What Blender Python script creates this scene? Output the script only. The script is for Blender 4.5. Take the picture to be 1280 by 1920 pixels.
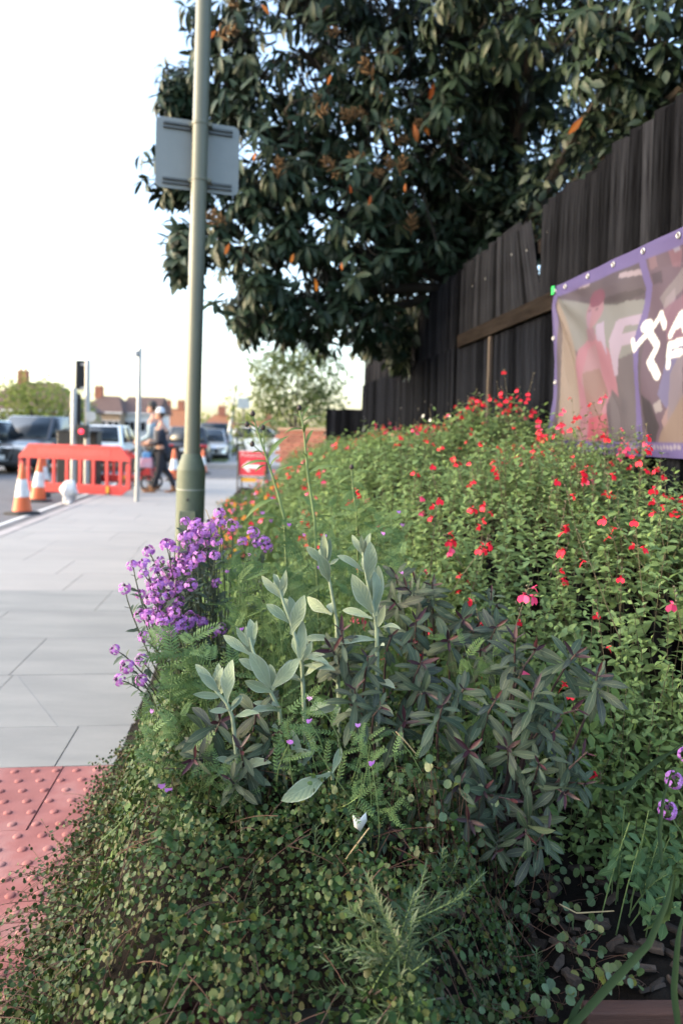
import bpy, math
import numpy as np
from mathutils import Vector, Matrix

R = math.radians
for _o in list(bpy.data.objects):
    bpy.data.objects.remove(_o)
scene = bpy.context.scene
COL = scene.collection

# ------------------------------------------------------------------ camera
F, CX, YC = 1340.0, 640.0, 865.0            # focal length / principal point of the 1280x1920 photograph
CAM_H, PITCH, ROLL = 1.15, 2.0, 1.4
cam = bpy.data.cameras.new('camera')
cam_ob = bpy.data.objects.new('camera', cam)
COL.objects.link(cam_ob)
CAM_ROT = Matrix.Rotation(R(90 - PITCH), 3, 'X') @ Matrix.Rotation(R(ROLL), 3, 'Z')
cam_ob.matrix_world = Matrix.Translation((0, 0, CAM_H)) @ CAM_ROT.to_4x4()
cam.sensor_fit = 'VERTICAL'
cam.sensor_height = 36.0
cam.sensor_width = 24.0
cam.lens = 36.0 * F / 1920.0
cam.shift_y = -(960.0 - YC) / 1920.0
cam.clip_start, cam.clip_end = 0.05, 3000.0
cam.dof.use_dof = True
cam.dof.focus_distance = 1.5
cam.dof.aperture_fstop = 2.9
scene.camera = cam_ob

# ------------------------------------------------------------------ sky, sun, exposure
SUN_EL, SUN_AZ = 17.0, -96.0                # low, veiled evening sun to the left of the street (degrees from +Y)
world = bpy.data.worlds.new('World')
scene.world = world
world.use_nodes = True
_nt = world.node_tree
_bg = _nt.nodes['Background']
_sky = _nt.nodes.new('ShaderNodeTexSky')
_sky.sky_type = 'NISHITA'
_sky.sun_disc = False
_sky.sun_elevation = R(SUN_EL)
_sky.sun_rotation = R(SUN_AZ)
_sky.air_density, _sky.dust_density, _sky.ozone_density = 1.0, 3.0, 0.9
_nt.links.new(_sky.outputs[0], _bg.inputs['Color'])
_bg.inputs['Strength'].default_value = 0.15
sun = bpy.data.lights.new('sun', 'SUN')
sun.energy = 0.5
sun.angle = R(130)
sun.color = (1.0, 0.965, 0.91)
sun_ob = bpy.data.objects.new('sun', sun)
COL.objects.link(sun_ob)
_sd = Vector((math.sin(R(SUN_AZ)) * math.cos(R(SUN_EL)), math.cos(R(SUN_AZ)) * math.cos(R(SUN_EL)), math.sin(R(SUN_EL))))
sun_ob.rotation_euler = _sd.to_track_quat('Z', 'Y').to_euler()
vs = scene.view_settings
vs.view_transform = 'Standard'
vs.look = 'None'
vs.gamma = 1.0
vs.use_curve_mapping = False
vs.exposure = 2.6
cy = scene.cycles
cy.use_denoising = True
cy.max_bounces, cy.diffuse_bounces, cy.glossy_bounces, cy.transmission_bounces, cy.transparent_max_bounces = 6, 3, 2, 4, 6
cy.sample_clamp_indirect = 6.0
cy.caustics_reflective = cy.caustics_refractive = False

# ------------------------------------------------------------------ geometry of the photograph
def ray(x, y):
    d = CAM_ROT @ Vector(((x - CX) / F, -(y - YC) / F, -1.0))
    return d / d.y
def at(x, y, d):                             # world point seen at photo pixel (x, y), d metres ahead
    r = ray(x, y)
    return Vector((r.x * d, d, CAM_H + r.z * d))
def on_plane(x, y, z=0.0):                   # world point where that pixel's ray meets height z
    r = ray(x, y)
    d = (z - CAM_H) / r.z
    return Vector((r.x * d, d, z))
_CI = np.array(CAM_ROT.transposed())
def project(P):
    q = (np.asarray(P) - np.array([0, 0, CAM_H])) @ _CI.T
    z = np.maximum(-q[:, 2], 1e-3)
    return CX + F * q[:, 0] / z, YC - F * q[:, 1] / z, -q[:, 2]
YAW = math.atan(0.12)                        # the street runs a little to the left of the view
def st(v, u, z=0.0):                         # street coordinates: v metres right of the camera's line, u metres along
    return Vector((v - 0.12 * u, u, z))
FX0, FXS = 1.67, 0.134
def fence_x(Y): return FX0 - FXS * Y
FN = Vector((-1.0, -FXS, 0)).normalized()    # fence normal, towards the street
FD = Vector((-FXS, 1.0, 0)).normalized()     # along the fence, away
FYAW = math.atan(FXS)
def on_fence(x, y, off=0.0):
    r = ray(x, y)
    Y = (FX0 - off) / (r.x + FXS)
    return Vector((r.x * Y, Y, CAM_H + r.z * Y))

# ------------------------------------------------------------------ materials
def srgb(r, g, b):
    f = lambda c: (c / 255 / 12.92) if c / 255 <= 0.04045 else ((c / 255 + 0.055) / 1.055) ** 2.4
    return (f(r), f(g), f(b))
MATS = {}
def _new(name):
    m = bpy.data.materials.new(name)
    m.use_nodes = True
    nt = m.node_tree
    nt.nodes.clear()
    out = nt.nodes.new('ShaderNodeOutputMaterial')
    return m, nt, out
def _n(nt, t, **kw):
    n = nt.nodes.new(t)
    for k, v in kw.items():
        setattr(n, k, v)
    return n
def _mix(nt, fac, a, b, mode='MIX'):
    n = nt.nodes.new('ShaderNodeMix')
    n.data_type = 'RGBA'
    n.blend_type = mode
    for s, v in ((n.inputs[0], fac), (n.inputs[6], a), (n.inputs[7], b)):
        if hasattr(v, 'is_output') or isinstance(v, bpy.types.NodeSocket):
            nt.links.new(v, s)
        elif isinstance(v, (int, float)):
            s.default_value = v
        else:
            s.default_value = (*v[:3], 1)
    return n.outputs[2]
def _math(nt, op, a, b=None, clamp=False):
    n = nt.nodes.new('ShaderNodeMath')
    n.operation = op
    n.use_clamp = clamp
    for i, v in enumerate((a, b)):
        if v is None: continue
        if isinstance(v, bpy.types.NodeSocket): nt.links.new(v, n.inputs[i])
        else: n.inputs[i].default_value = v
    return n.outputs[0]
def _ramp(nt, fac, stops):
    n = nt.nodes.new('ShaderNodeValToRGB')
    cr = n.color_ramp
    while len(cr.elements) < len(stops): cr.elements.new(0.5)
    for e, (p, c) in zip(cr.elements, stops):
        e.position = p
        e.color = (*c[:3], 1)
    nt.links.new(fac, n.inputs[0])
    return n.outputs[0]
def _noise(nt, scale, detail=4, coord='Object', rough=0.6, stretch=None):
    tc = nt.nodes.new('ShaderNodeTexCoord')
    src = tc.outputs[coord] if coord != 'World' else nt.nodes.new('ShaderNodeNewGeometry').outputs['Position']
    if stretch:
        mp = nt.nodes.new('ShaderNodeMapping')
        mp.inputs['Scale'].default_value = stretch
        nt.links.new(src, mp.inputs[0])
        src = mp.outputs[0]
    n = nt.nodes.new('ShaderNodeTexNoise')
    n.inputs['Scale'].default_value = scale
    n.inputs['Detail'].default_value = detail
    n.inputs['Roughness'].default_value = rough
    nt.links.new(src, n.inputs['Vector'])
    return n.outputs[0]
def _rnd(nt):
    oi = nt.nodes.new('ShaderNodeObjectInfo')
    ge = nt.nodes.new('ShaderNodeNewGeometry')
    return _math(nt, 'FRACT', _math(nt, 'ADD', oi.outputs['Random'], ge.outputs['Random Per Island']))
def mat(name, col, rough=0.6, var=0.15, scale=12.0, bump=0.0, bscale=60.0, metal=0.0, spec=0.4, coat=0.0, col2=None, rnd=0.0, stretch=None, emit=None, coord='Object', spots=0):
    if name in MATS: return MATS[name]
    m, nt, out = _new(name)
    b = _n(nt, 'ShaderNodeBsdfPrincipled')
    c2 = col2 or tuple(max(0, c * (1 - 2 * var)) for c in col)
    nz = _noise(nt, scale, 6, coord, stretch=stretch)
    c = _ramp(nt, nz, [(0.3, c2), (0.7, col)])
    if rnd:
        v = _math(nt, 'MULTIPLY_ADD', _rnd(nt), 2 * rnd)
        nt.nodes[-1].inputs[2].default_value = 1 - rnd
        hs = _n(nt, 'ShaderNodeHueSaturation')
        nt.links.new(c, hs.inputs['Color'])
        nt.links.new(v, hs.inputs['Value'])
        c = hs.outputs[0]
    if spots:                                # gum and drip marks trodden into the surface
        vo = _n(nt, 'ShaderNodeTexVoronoi'); vo.inputs['Scale'].default_value = spots
        ps = _n(nt, 'ShaderNodeNewGeometry'); nt.links.new(ps.outputs['Position'], vo.inputs['Vector'])
        sz = _math(nt, 'MULTIPLY', _noise(nt, spots * .35, 2, 'World'), 0.16)
        f = _math(nt, 'LESS_THAN', vo.outputs['Distance'], _math(nt, 'SUBTRACT', sz, 0.045))
        c = _mix(nt, _math(nt, 'MULTIPLY', f, 0.45), c, tuple(x * .45 for x in col))
        c = _mix(nt, _math(nt, 'MULTIPLY', _noise(nt, 45.0, 6, 'World'), 0.28), c, tuple(x * .62 for x in col))
    nt.links.new(c, b.inputs['Base Color'])
    b.inputs['Roughness'].default_value = rough
    b.inputs['Metallic'].default_value = metal
    b.inputs['Specular IOR Level'].default_value = spec
    if spec == 0: b.inputs['IOR'].default_value = 1.0
    b.inputs['Coat Weight'].default_value = coat
    if bump:
        bp = _n(nt, 'ShaderNodeBump')
        bp.inputs['Strength'].default_value = bump
        bp.inputs['Distance'].default_value = 0.01
        nt.links.new(_noise(nt, bscale, stretch=stretch), bp.inputs['Height'])
        nt.links.new(bp.outputs[0], b.inputs['Normal'])
    if emit:
        b.inputs['Emission Color'].default_value = (*emit[0], 1)
        b.inputs['Emission Strength'].default_value = emit[1]
    nt.links.new(b.outputs[0], out.inputs[0])
    MATS[name] = m
    return m
def leafmat(name, cols, vein=None, trans=0.25, rough=0.5, back=None, spec=0.35, veinw=0.05, mottle=0.25, edge=None, sheen=0.0, relief=0.0, side=0.0):
    """leaf: colour per leaf from a ramp, mid-rib from the leaf's own uv, underside colour, light through the blade"""
    if name in MATS: return MATS[name]
    m, nt, out = _new(name)
    rnd = _rnd(nt)
    k = len(cols)
    c = _ramp(nt, rnd, [((i + 0.5) / k, cc) for i, cc in enumerate(cols)])
    uv = _n(nt, 'ShaderNodeUVMap')
    sp = _n(nt, 'ShaderNodeSeparateXYZ')
    nt.links.new(uv.outputs[0], sp.inputs[0])
    du = _math(nt, 'ABSOLUTE', _math(nt, 'SUBTRACT', sp.outputs[0], 0.5))
    if mottle:
        nz = _noise(nt, 90.0, 3)
        c = _mix(nt, _math(nt, 'MULTIPLY', nz, mottle), c, tuple(x * 0.55 for x in cols[0]))
    if edge:
        c = _mix(nt, _math(nt, 'MULTIPLY', _math(nt, 'GREATER_THAN', du, 0.43), 0.6), c, edge)
    if vein:
        f = _math(nt, 'LESS_THAN', du, veinw)
        c = _mix(nt, _math(nt, 'MULTIPLY', f, 0.75), c, vein)
    if back:
        ge = _n(nt, 'ShaderNodeNewGeometry')
        c = _mix(nt, _math(nt, 'MULTIPLY', ge.outputs['Backfacing'], 0.8), c, back)
    b = _n(nt, 'ShaderNodeBsdfPrincipled')
    nt.links.new(c, b.inputs['Base Color'])
    b.inputs['Roughness'].default_value = rough
    b.inputs['Specular IOR Level'].default_value = spec
    if sheen:
        b.inputs['Sheen Weight'].default_value = sheen
    if relief:                               # side veins and a slightly quilted blade
        sv = _math(nt, 'SINE', _math(nt, 'MULTIPLY', _math(nt, 'SUBTRACT', sp.outputs[1], _math(nt, 'MULTIPLY', du, 0.55)), 46.0))
        hgt = _math(nt, 'ADD', _math(nt, 'MULTIPLY', sv, 0.25), _noise(nt, 160.0, 4))
        bp = _n(nt, 'ShaderNodeBump')
        bp.inputs['Strength'].default_value = relief
        bp.inputs['Distance'].default_value = 0.002
        nt.links.new(hgt, bp.inputs['Height'])
        nt.links.new(bp.outputs[0], b.inputs['Normal'])
    t = _n(nt, 'ShaderNodeBsdfTranslucent')
    tc = _mix(nt, 0.5, c, (0.25, 0.33, 0.05), 'MULTIPLY') if False else c
    nt.links.new(tc, t.inputs[0])
    ms = _n(nt, 'ShaderNodeMixShader')
    ms.inputs[0].default_value = trans
    nt.links.new(b.outputs[0], ms.inputs[1])
    nt.links.new(t.outputs[0], ms.inputs[2])
    nt.links.new(ms.outputs[0], out.inputs[0])
    MATS[name] = m
    return m

# ------------------------------------------------------------------ objects
def tag(o, label=None, cat=None, group=None, kind=None):
    if label: o['label'] = label
    if cat: o['category'] = cat
    if group: o['group'] = group
    if kind: o['kind'] = kind
    return o
def thing(name, loc, label, cat, group=None, rz=0.0, kind=None):
    o = bpy.data.objects.new(name, None)
    o.empty_display_size = 0.1
    COL.objects.link(o)
    o.location = loc
    o.rotation_euler = (0, 0, rz)
    return tag(o, label, cat, group, kind)
def world_of(p):
    if p is None: return Matrix.Identity(4)
    return world_of(p.parent) @ p.matrix_basis
def put(name, me, parent=None, M=None, space='local'):
    """link one mesh object; M is its matrix in its parent's space, or in the world"""
    o = bpy.data.objects.new(name, me)
    COL.objects.link(o)
    if parent: o.parent = parent
    if M is not None:
        o.matrix_basis = (world_of(parent).inverted() @ M) if (space == 'world' and parent) else M
    elif space == 'world' and parent:
        o.matrix_basis = world_of(parent).inverted()
    return o
class MB:
    """collects shapes and links them as one mesh object"""
    def __init__(s):
        s.v, s.f, s.m, s.cur, s.uv = [], [], [], 0, {}
        s.X = Matrix.Identity(4)
    def add(s, vs_, fs_):
        o = len(s.v)
        s.v += [tuple(s.X @ Vector(v)) for v in vs_]
        for f in fs_:
            s.f.append(tuple(o + i for i in f))
            s.m.append(s.cur)
        return s
    def box(s, c, size, rot=None, taper=1.0):
        a, b, h = (x / 2 for x in size)
        P = [Vector((sx * a * (taper if sz > 0 else 1), sy * b * (taper if sz > 0 else 1), sz * h)) for sz in (-1, 1) for sx, sy in ((-1, -1), (1, -1), (1, 1), (-1, 1))]
        if rot is not None: P = [rot @ p for p in P]
        P = [p + Vector(c) for p in P]
        return s.add(P, [(3, 2, 1, 0), (4, 5, 6, 7), (0, 1, 5, 4), (1, 2, 6, 5), (2, 3, 7, 6), (3, 0, 4, 7)])
    def tube(s, pts, rad, n=6, cap=True):
        pts = [Vector(p) for p in pts]
        if isinstance(rad, (int, float)): rad = [rad] * len(pts)
        vs_, fs_ = [], []
        ref = None
        for i, p in enumerate(pts):
            t = (pts[min(i + 1, len(pts) - 1)] - pts[max(i - 1, 0)])
            t = t.normalized() if t.length > 1e-9 else Vector((0, 0, 1))
            if ref is None: ref = t.orthogonal().normalized()
            a = (ref - t * ref.dot(t))
            a = a.normalized() if a.length > 1e-6 else t.orthogonal().normalized()
            ref = a
            b = t.cross(a)
            for k in range(n):
                q = 2 * math.pi * k / n
                vs_.append(p + rad[i] * (math.cos(q) * a + math.sin(q) * b))
        for i in range(len(pts) - 1):
            for k in range(n):
                k2 = (k + 1) % n
                fs_.append((i * n + k, i * n + k2, (i + 1) * n + k2, (i + 1) * n + k))
        if cap:
            fs_.append(tuple(range(n - 1, -1, -1)))
            e = (len(pts) - 1) * n
            fs_.append(tuple(e + k for k in range(n)))
        return s.add(vs_, fs_)
    def lathe(s, prof, n=20, c=(0, 0, 0), cap=True, sx=1.0, sy=1.0):
        vs_, fs_ = [], []
        for r, z in prof:
            for k in range(n):
                q = 2 * math.pi * k / n
                vs_.append((c[0] + r * sx * math.cos(q), c[1] + r * sy * math.sin(q), c[2] + z))
        for i in range(len(prof) - 1):
            for k in range(n):
                k2 = (k + 1) % n
                fs_.append((i * n + k, i * n + k2, (i + 1) * n + k2, (i + 1) * n + k))
        if cap:
            fs_.append(tuple(range(n - 1, -1, -1)))
            e = (len(prof) - 1) * n
            fs_.append(tuple(e + k for k in range(n)))
        return s.add(vs_, fs_)
    def prism(s, poly, z0, z1, M=None, ch=0.0):
        """extrude a flat outline (counter-clockwise) from z0 to z1, optional chamfer round the top"""
        n = len(poly)
        M = M or Matrix.Identity(4)
        rings = [(poly, z0)]
        if ch:
            cx_, cy_ = sum(p[0] for p in poly) / n, sum(p[1] for p in poly) / n
            ins = []
            for p in poly:
                d = Vector((cx_ - p[0], cy_ - p[1]))
                d = d.normalized() * ch * 1.4 if d.length > 0 else d
                ins.append((p[0] + d.x, p[1] + d.y))
            rings += [(poly, z1 - ch), (ins, z1)]
        else:
            rings += [(poly, z1)]
        vs_ = [M @ Vector((p[0], p[1], z)) for pl, z in rings for p in pl]
        fs_ = [tuple(range(n - 1, -1, -1)), tuple((len(rings) - 1) * n + k for k in range(n))]
        for i in range(len(rings) - 1):
            for k in range(n):
                k2 = (k + 1) % n
                fs_.append((i * n + k, i * n + k2, (i + 1) * n + k2, (i + 1) * n + k))
        return s.add(vs_, fs_)
    def ball(s, c, r, n=10, m=6, sc=(1, 1, 1), rot=None):
        vs_, fs_ = [], []
        for i in range(m + 1):
            a = math.pi * i / m
            for k in range(n):
                q = 2 * math.pi * k / n
                p = Vector((r * sc[0] * math.sin(a) * math.cos(q), r * sc[1] * math.sin(a) * math.sin(q), -r * sc[2] * math.cos(a)))
                if rot is not None: p = rot @ p
                vs_.append(p + Vector(c))
        for i in range(m):
            for k in range(n):
                k2 = (k + 1) % n
                fs_.append((i * n + k, i * n + k2, (i + 1) * n + k2, (i + 1) * n + k))
        return s.add(vs_, fs_)
    def mesh(s, name, mats, smooth=True, angle=38):
        me = bpy.data.meshes.new(name)
        me.from_pydata(s.v, [], s.f)
        for m in (mats if isinstance(mats, (list, tuple)) else [mats]): me.materials.append(m)
        if isinstance(mats, (list, tuple)) and len(mats) > 1:
            me.polygons.foreach_set('material_index', s.m)
        if smooth:
            me.shade_smooth()
            me.set_sharp_from_angle(angle=R(angle))
        me.update()
        return me
    def build(s, name, mats, parent=None, M=None, space='local', smooth=True, angle=38, bevel=0.0):
        o = put(name, s.mesh(name, mats, smooth, angle), parent, M, space)
        if bevel:
            b = o.modifiers.new('bevel', 'BEVEL')
            b.width, b.segments, b.limit_method, b.angle_limit = bevel, 2, 'ANGLE', R(40)
        return o

# ------------------------------------------------------------------ leaves
def leaf_tpl(rows=4, width=0.4, prof='ovate', fold=0.25, curl=0.25, tipcurl=0.0, wave=0.0):
    """blade one unit long on +Y, normal +Z, base at the origin; three columns so the mid-rib folds"""
    V, UV, Fc = [], [], []
    for i in range(rows + 1):
        t = 0.5 * i / rows + 0.5 * math.sin(math.pi / 2 * i / rows)
        if prof == 'spatula':
            q = min(1, t / 0.6); w = (0.20 + 0.80 * q * q * (3 - 2 * q)) * max(0, 1 - max(0, (t - 0.50) / 0.50) ** 2.2) ** 0.72
        elif prof == 'ovate': w = math.sin(math.pi * min(1, t * 0.97 + 0.03) ** 0.8) ** 0.8
        elif prof == 'obovate': w = math.sin(math.pi * min(1, 0.05 + 0.95 * t) ** 1.35) ** 0.75 * (1 - 0.1 * t)
        elif prof == 'lance': w = math.sin(math.pi * (0.06 + 0.94 * t)) ** 0.85
        elif prof == 'round': w = math.sqrt(max(0, 1 - (2 * (0.02 + 0.96 * t) - 1) ** 2))
        elif prof == 'strap': w = (1 - t ** 3) * (0.7 + 0.3 * min(1, 4 * t))
        elif prof == 'needle': w = (1 - t ** 4) * 0.9 + 0.1
        w = max(w, 0.04) * width / 2
        z = -curl * t * t - tipcurl * t ** 4
        y = t * (1 - 0.25 * curl * t)
        zz = wave * math.sin(t * 9.0) * w
        for sx in (-1, 0, 1):
            V.append((sx * w, y, z + abs(sx) * w * fold + sx * zz))
            UV.append((0.5 + 0.5 * sx, t))
    for i in range(rows):
        for k in range(2):
            a = i * 3 + k
            Fc.append((a, a + 1, a + 4, a + 3))
    return dict(V=np.array(V, float), UV=np.array(UV, float), F=np.array(Fc, int))
def disc_tpl(n=8, width=1.0, dish=0.15):
    V = [(0, 0.5, -dish * 0.25)]
    UV = [(0.5, 0.5)]
    for k in range(n):
        q = 2 * math.pi * k / n - math.pi / 2
        V.append((0.5 * width * math.cos(q), 0.5 + 0.5 * math.sin(q), dish * 0.25 * math.sin(2 * q)))
        UV.append((0.5 + 0.5 * math.cos(q), 0.5 + 0.5 * math.sin(q)))
    Fc = [(0, 1 + k, 1 + (k + 1) % n, 1 + (k + 2) % n) for k in range(0, n, 2)]
    return dict(V=np.array(V, float), UV=np.array(UV, float), F=np.array(Fc, int))
def pinnate_tpl(pairs=6, lw=0.34, ll=0.30, curl=0.2):
    """a fern-like or vetch-like leaf: leaflets in pairs along a rib, one unit long"""
    lt = leaf_tpl(2, lw, 'lance', 0.2, 0.1)
    V, UV, Fc = [], [], []
    def blade(base, ang, L, z):
        o = len(V)
        ca, sa = math.cos(ang), math.sin(ang)
        for (x, y, zz), u in zip(lt['V'] * L, lt['UV']):
            V.append((base[0] + x * ca + y * sa, base[1] - x * sa + y * ca, z + zz))
            UV.append(tuple(u))
        for f in lt['F']: Fc.append(tuple(int(o + i) for i in f))
    for i in range(pairs):
        t = 0.12 + 0.80 * i / (pairs - 1)
        L = ll * (1 - 0.45 * abs(t - 0.4))
        for sgn in (-1, 1):
            blade((0, t), sgn * (1.15 - 0.35 * t), L, -curl * t * t)
    blade((0, 0.93), 0, ll * 0.7, -curl * 0.9)
    o = len(V)
    for t in (0, 0.5, 1.0):
        for sx in (-0.012, 0.012):
            V.append((sx, t * 0.97, -curl * t * t)); UV.append((0.5, t))
    Fc += [(o, o + 1, o + 3, o + 2), (o + 2, o + 3, o + 5, o + 4)]
    return dict(V=np.array(V, float), UV=np.array(UV, float), F=np.array(Fc, int))
_TM = {}
def tpl_mesh(key, tpl, m):
    k = (key, m.name)
    if k not in _TM:
        _TM[k] = np_mesh(key, tpl['V'], tpl['F'], tpl['UV'], m)
    return _TM[k]
def np_mesh(name, V, Fc, UV, m):
    me = bpy.data.meshes.new(name)
    n, k = Fc.shape
    me.vertices.add(len(V))
    me.vertices.foreach_set('co', V.astype(np.float32).ravel())
    me.loops.add(n * k)
    me.polygons.add(n)
    me.loops.foreach_set('vertex_index', Fc.astype(np.int32).ravel())
    me.polygons.foreach_set('loop_start', (np.arange(n) * k).astype(np.int32))
    if UV is not None:
        ul = me.uv_layers.new(name='UVMap')
        ul.data.foreach_set('uv', UV[Fc.ravel()].astype(np.float32).ravel())
    me.materials.append(m)
    me.update(calc_edges=True)
    me.polygons.foreach_set('use_smooth', np.ones(n, bool))
    return me
def unit(a):
    a = np.asarray(a, float)
    return a / np.maximum(np.linalg.norm(a, axis=-1, keepdims=True), 1e-9)
def frames(D, N):
    """rotation matrices whose columns are (side, leaf axis D, normal near N)"""
    D = unit(D)
    N = np.asarray(N, float)
    N = N - D * np.sum(D * N, -1, keepdims=True)
    bad = np.linalg.norm(N, axis=-1) < 1e-4
    N[bad] = np.cross(D[bad], [0.3, 0.9, 0.2])
    N = unit(N)
    X = np.cross(D, N)
    return np.stack([X, D, N], axis=-1)
class Leaves:
    """records of one plant's leaves; emit() links the largest in view singly and joins the rest"""
    def __init__(s): s.k, s.T, s.D, s.N, s.S, s.mi = [], [], [], [], [], []
    def add(s, key, T, D, N, S, mi=0):
        T = np.atleast_2d(np.asarray(T, float)); n = len(T)
        s.T.append(T); s.D.append(np.broadcast_to(np.asarray(D, float), (n, 3))); s.N.append(np.broadcast_to(np.asarray(N, float), (n, 3)))
        s.S.append(np.broadcast_to(np.asarray(S, float), (n,))); s.k += [key] * n; s.mi += [mi] * n
    def emit(s, parent, tpls, mats, name='leaf', n_single=300, rest='foliage', cell=7.0, min_px=8.0):
        if not s.k: return
        T, D, N, S = (np.concatenate(a) for a in (s.T, s.D, s.N, s.S))
        K, MI = np.array(s.k), np.array(s.mi)
        Mx = frames(D, N) * S[:, None, None]
        ctr = T + 0.5 * unit(D) * S[:, None]
        px, py, dz = project(ctr)
        size = S * F / np.maximum(dz, 0.05)
        ok = (px > 0) & (px < 1280) & (py > 0) & (py < 1920) & (size > min_px) & (dz > 0.1)
        single = np.zeros(len(T), bool)
        if n_single:
            cell_id = (px // cell).astype(int) * 10000 + (py // cell).astype(int)
            order = np.argsort(dz)
            seen, cand = set(), []
            for i in order:
                if not ok[i]: continue
                c = cell_id[i]
                if c in seen: continue
                seen.add(c); cand.append(i)
            cand = sorted(cand, key=lambda i: -size[i])[:n_single]
            single[cand] = True
            if len(T) <= n_single: single[:] = True
        W = world_of(parent).inverted()
        for i in np.nonzero(single)[0]:
            M = Matrix(((*Mx[i][0], T[i][0]), (*Mx[i][1], T[i][1]), (*Mx[i][2], T[i][2]), (0, 0, 0, 1)))
            o = bpy.data.objects.new(name, tpl_mesh(K[i], tpls[K[i]], mats[MI[i]]))
            COL.objects.link(o)
            o.parent = parent
            o.matrix_basis = W @ M
        for mi, m in enumerate(mats):
            Vs, Fs, Us, off = [], [], [], 0
            w = np.array(W)
            for key in sorted(set(s.k)):
                sel = np.nonzero((~single) & (K == key) & (MI == mi))[0]
                if not len(sel): continue
                tp = tpls[key]
                V = np.einsum('nij,kj->nki', Mx[sel], tp['V']) + T[sel][:, None, :]
                kk = len(tp['V'])
                Vs.append(V.reshape(-1, 3))
                Fs.append((tp['F'][None] + (off + np.arange(len(sel)) * kk)[:, None, None]).reshape(-1, tp['F'].shape[1]))
                Us.append(np.tile(tp['UV'], (len(sel), 1)))
                off += len(sel) * kk
            if Vs:
                V = np.concatenate(Vs) @ w[:3, :3].T + w[:3, 3]
                o = put(rest, np_mesh(rest, V, np.concatenate(Fs), np.concatenate(Us), m), parent)
                o['kind'] = 'stuff'
rng = np.random.default_rng(11)
def rv(n, s=1.0): return rng.normal(0, s, (n, 3))

def reseed(k): rng.bit_generator.state = np.random.default_rng(k).bit_generator.state
# ================================================================== materials of the setting
M_asphalt = mat('asphalt', (0.13, 0.13, 0.138), 0.9, 0.12, 3.0, 0.35, 220, col2=(0.09, 0.09, 0.096), spec=0.2)
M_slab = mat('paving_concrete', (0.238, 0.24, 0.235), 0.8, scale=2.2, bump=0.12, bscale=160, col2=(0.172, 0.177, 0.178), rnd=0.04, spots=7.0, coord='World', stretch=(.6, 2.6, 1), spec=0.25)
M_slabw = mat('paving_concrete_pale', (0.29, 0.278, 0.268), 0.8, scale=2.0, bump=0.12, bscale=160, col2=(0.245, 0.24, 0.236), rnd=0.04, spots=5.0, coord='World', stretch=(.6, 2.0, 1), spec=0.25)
M_kerb = mat('kerb_concrete', (0.32, 0.29, 0.285), 0.8, scale=6.0, bump=0.2, bscale=90, col2=(0.24, 0.22, 0.215), rnd=0.08)
M_joint = mat('joint_sand', (0.13, 0.13, 0.125), 0.9, scale=20, spec=0)
M_soil = mat('dark_soil', (0.012, 0.0095, 0.0075), 0.95, scale=18, bump=0.8, bscale=60, col2=(0.005, 0.004, 0.0032), spec=0.1)
M_verge = mat('verge_grass', (0.10, 0.13, 0.03), 0.9, scale=4, bump=0.5, bscale=30, col2=(0.06, 0.085, 0.02))
def tactile_mat():
    m, nt, out = _new('tactile_red_concrete')
    b = _n(nt, 'ShaderNodeBsdfPrincipled')
    n1, n2 = _noise(nt, 4.5, 6, 'World'), _noise(nt, 22.0, 5, 'World')
    c = _ramp(nt, n1, [(0.34, (0.175, 0.048, 0.046)), (0.49, (0.235, 0.080, 0.076)), (0.64, (0.285, 0.150, 0.143))])
    c = _mix(nt, _math(nt, 'MULTIPLY', n2, 0.6), c, (0.24, 0.085, 0.08))
    oi = _n(nt, 'ShaderNodeObjectInfo')
    hs = _n(nt, 'ShaderNodeHueSaturation')
    nt.links.new(c, hs.inputs['Color'])
    v = _math(nt, 'ADD', _math(nt, 'MULTIPLY', oi.outputs['Random'], 0.07), 0.965)
    nt.links.new(v, hs.inputs['Value'])
    nt.links.new(hs.outputs[0], b.inputs['Base Color'])
    b.inputs['Roughness'].default_value = 0.8
    bp = _n(nt, 'ShaderNodeBump'); bp.inputs['Strength'].default_value = 0.25; bp.inputs['Distance'].default_value = 0.004
    nt.links.new(_noise(nt, 180, 3), bp.inputs['Height']); nt.links.new(bp.outputs[0], b.inputs['Normal'])
    nt.links.new(b.outputs[0], out.inputs[0])
    return m
M_tact = tactile_mat()

# ================================================================== ground, road, pavement
g = MB(); g.box((0, 300, -0.66), (1600, 1800, 1.0))
tag(g.build('ground', M_asphalt, smooth=False), 'grey tarmac ground reaching to the horizon', None, kind='structure')
rd = MB()
rd.prism([(-14.5, -6), (-2.92, -6), (-2.92, 60), (-14.5, 60)], -0.15, -0.12)
rd_o = tag(rd.build('road', M_asphalt, M=Matrix.Rotation(YAW, 4, 'Z'), smooth=False), 'grey tarmac road with works along its edge', None, kind='structure')
M_white = mat('white_road_paint', (0.62, 0.62, 0.60), 0.7, scale=14, col2=(0.45, 0.45, 0.44))
for u0 in (8.0, 13.0, 18.0, 23.0, 28.0, 33.0):
    q = MB(); q.prism([(-7.3, u0), (-7.2, u0), (-7.2, u0 + 3), (-7.3, u0 + 3)], -0.119, -0.115)
    q.build('lane_line', M_white, rd_o, smooth=False)
q = MB(); q.prism([(-3.34, 3), (-3.27, 3), (-3.27, 18), (-3.34, 18)], -0.119, -0.115)
q.build('edge_line', M_white, rd_o, smooth=False)

pav = MB(); pav.prism([(-2.66, -1.0), (0.3, -1.0), (0.3, 18.3), (-2.66, 18.3)], -0.14, -0.0055)
pav_o = tag(pav.build('pavement', M_joint, M=Matrix.Rotation(YAW, 4, 'Z'), smooth=False), 'pavement of large concrete slabs beside the planting', None, kind='structure')
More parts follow.
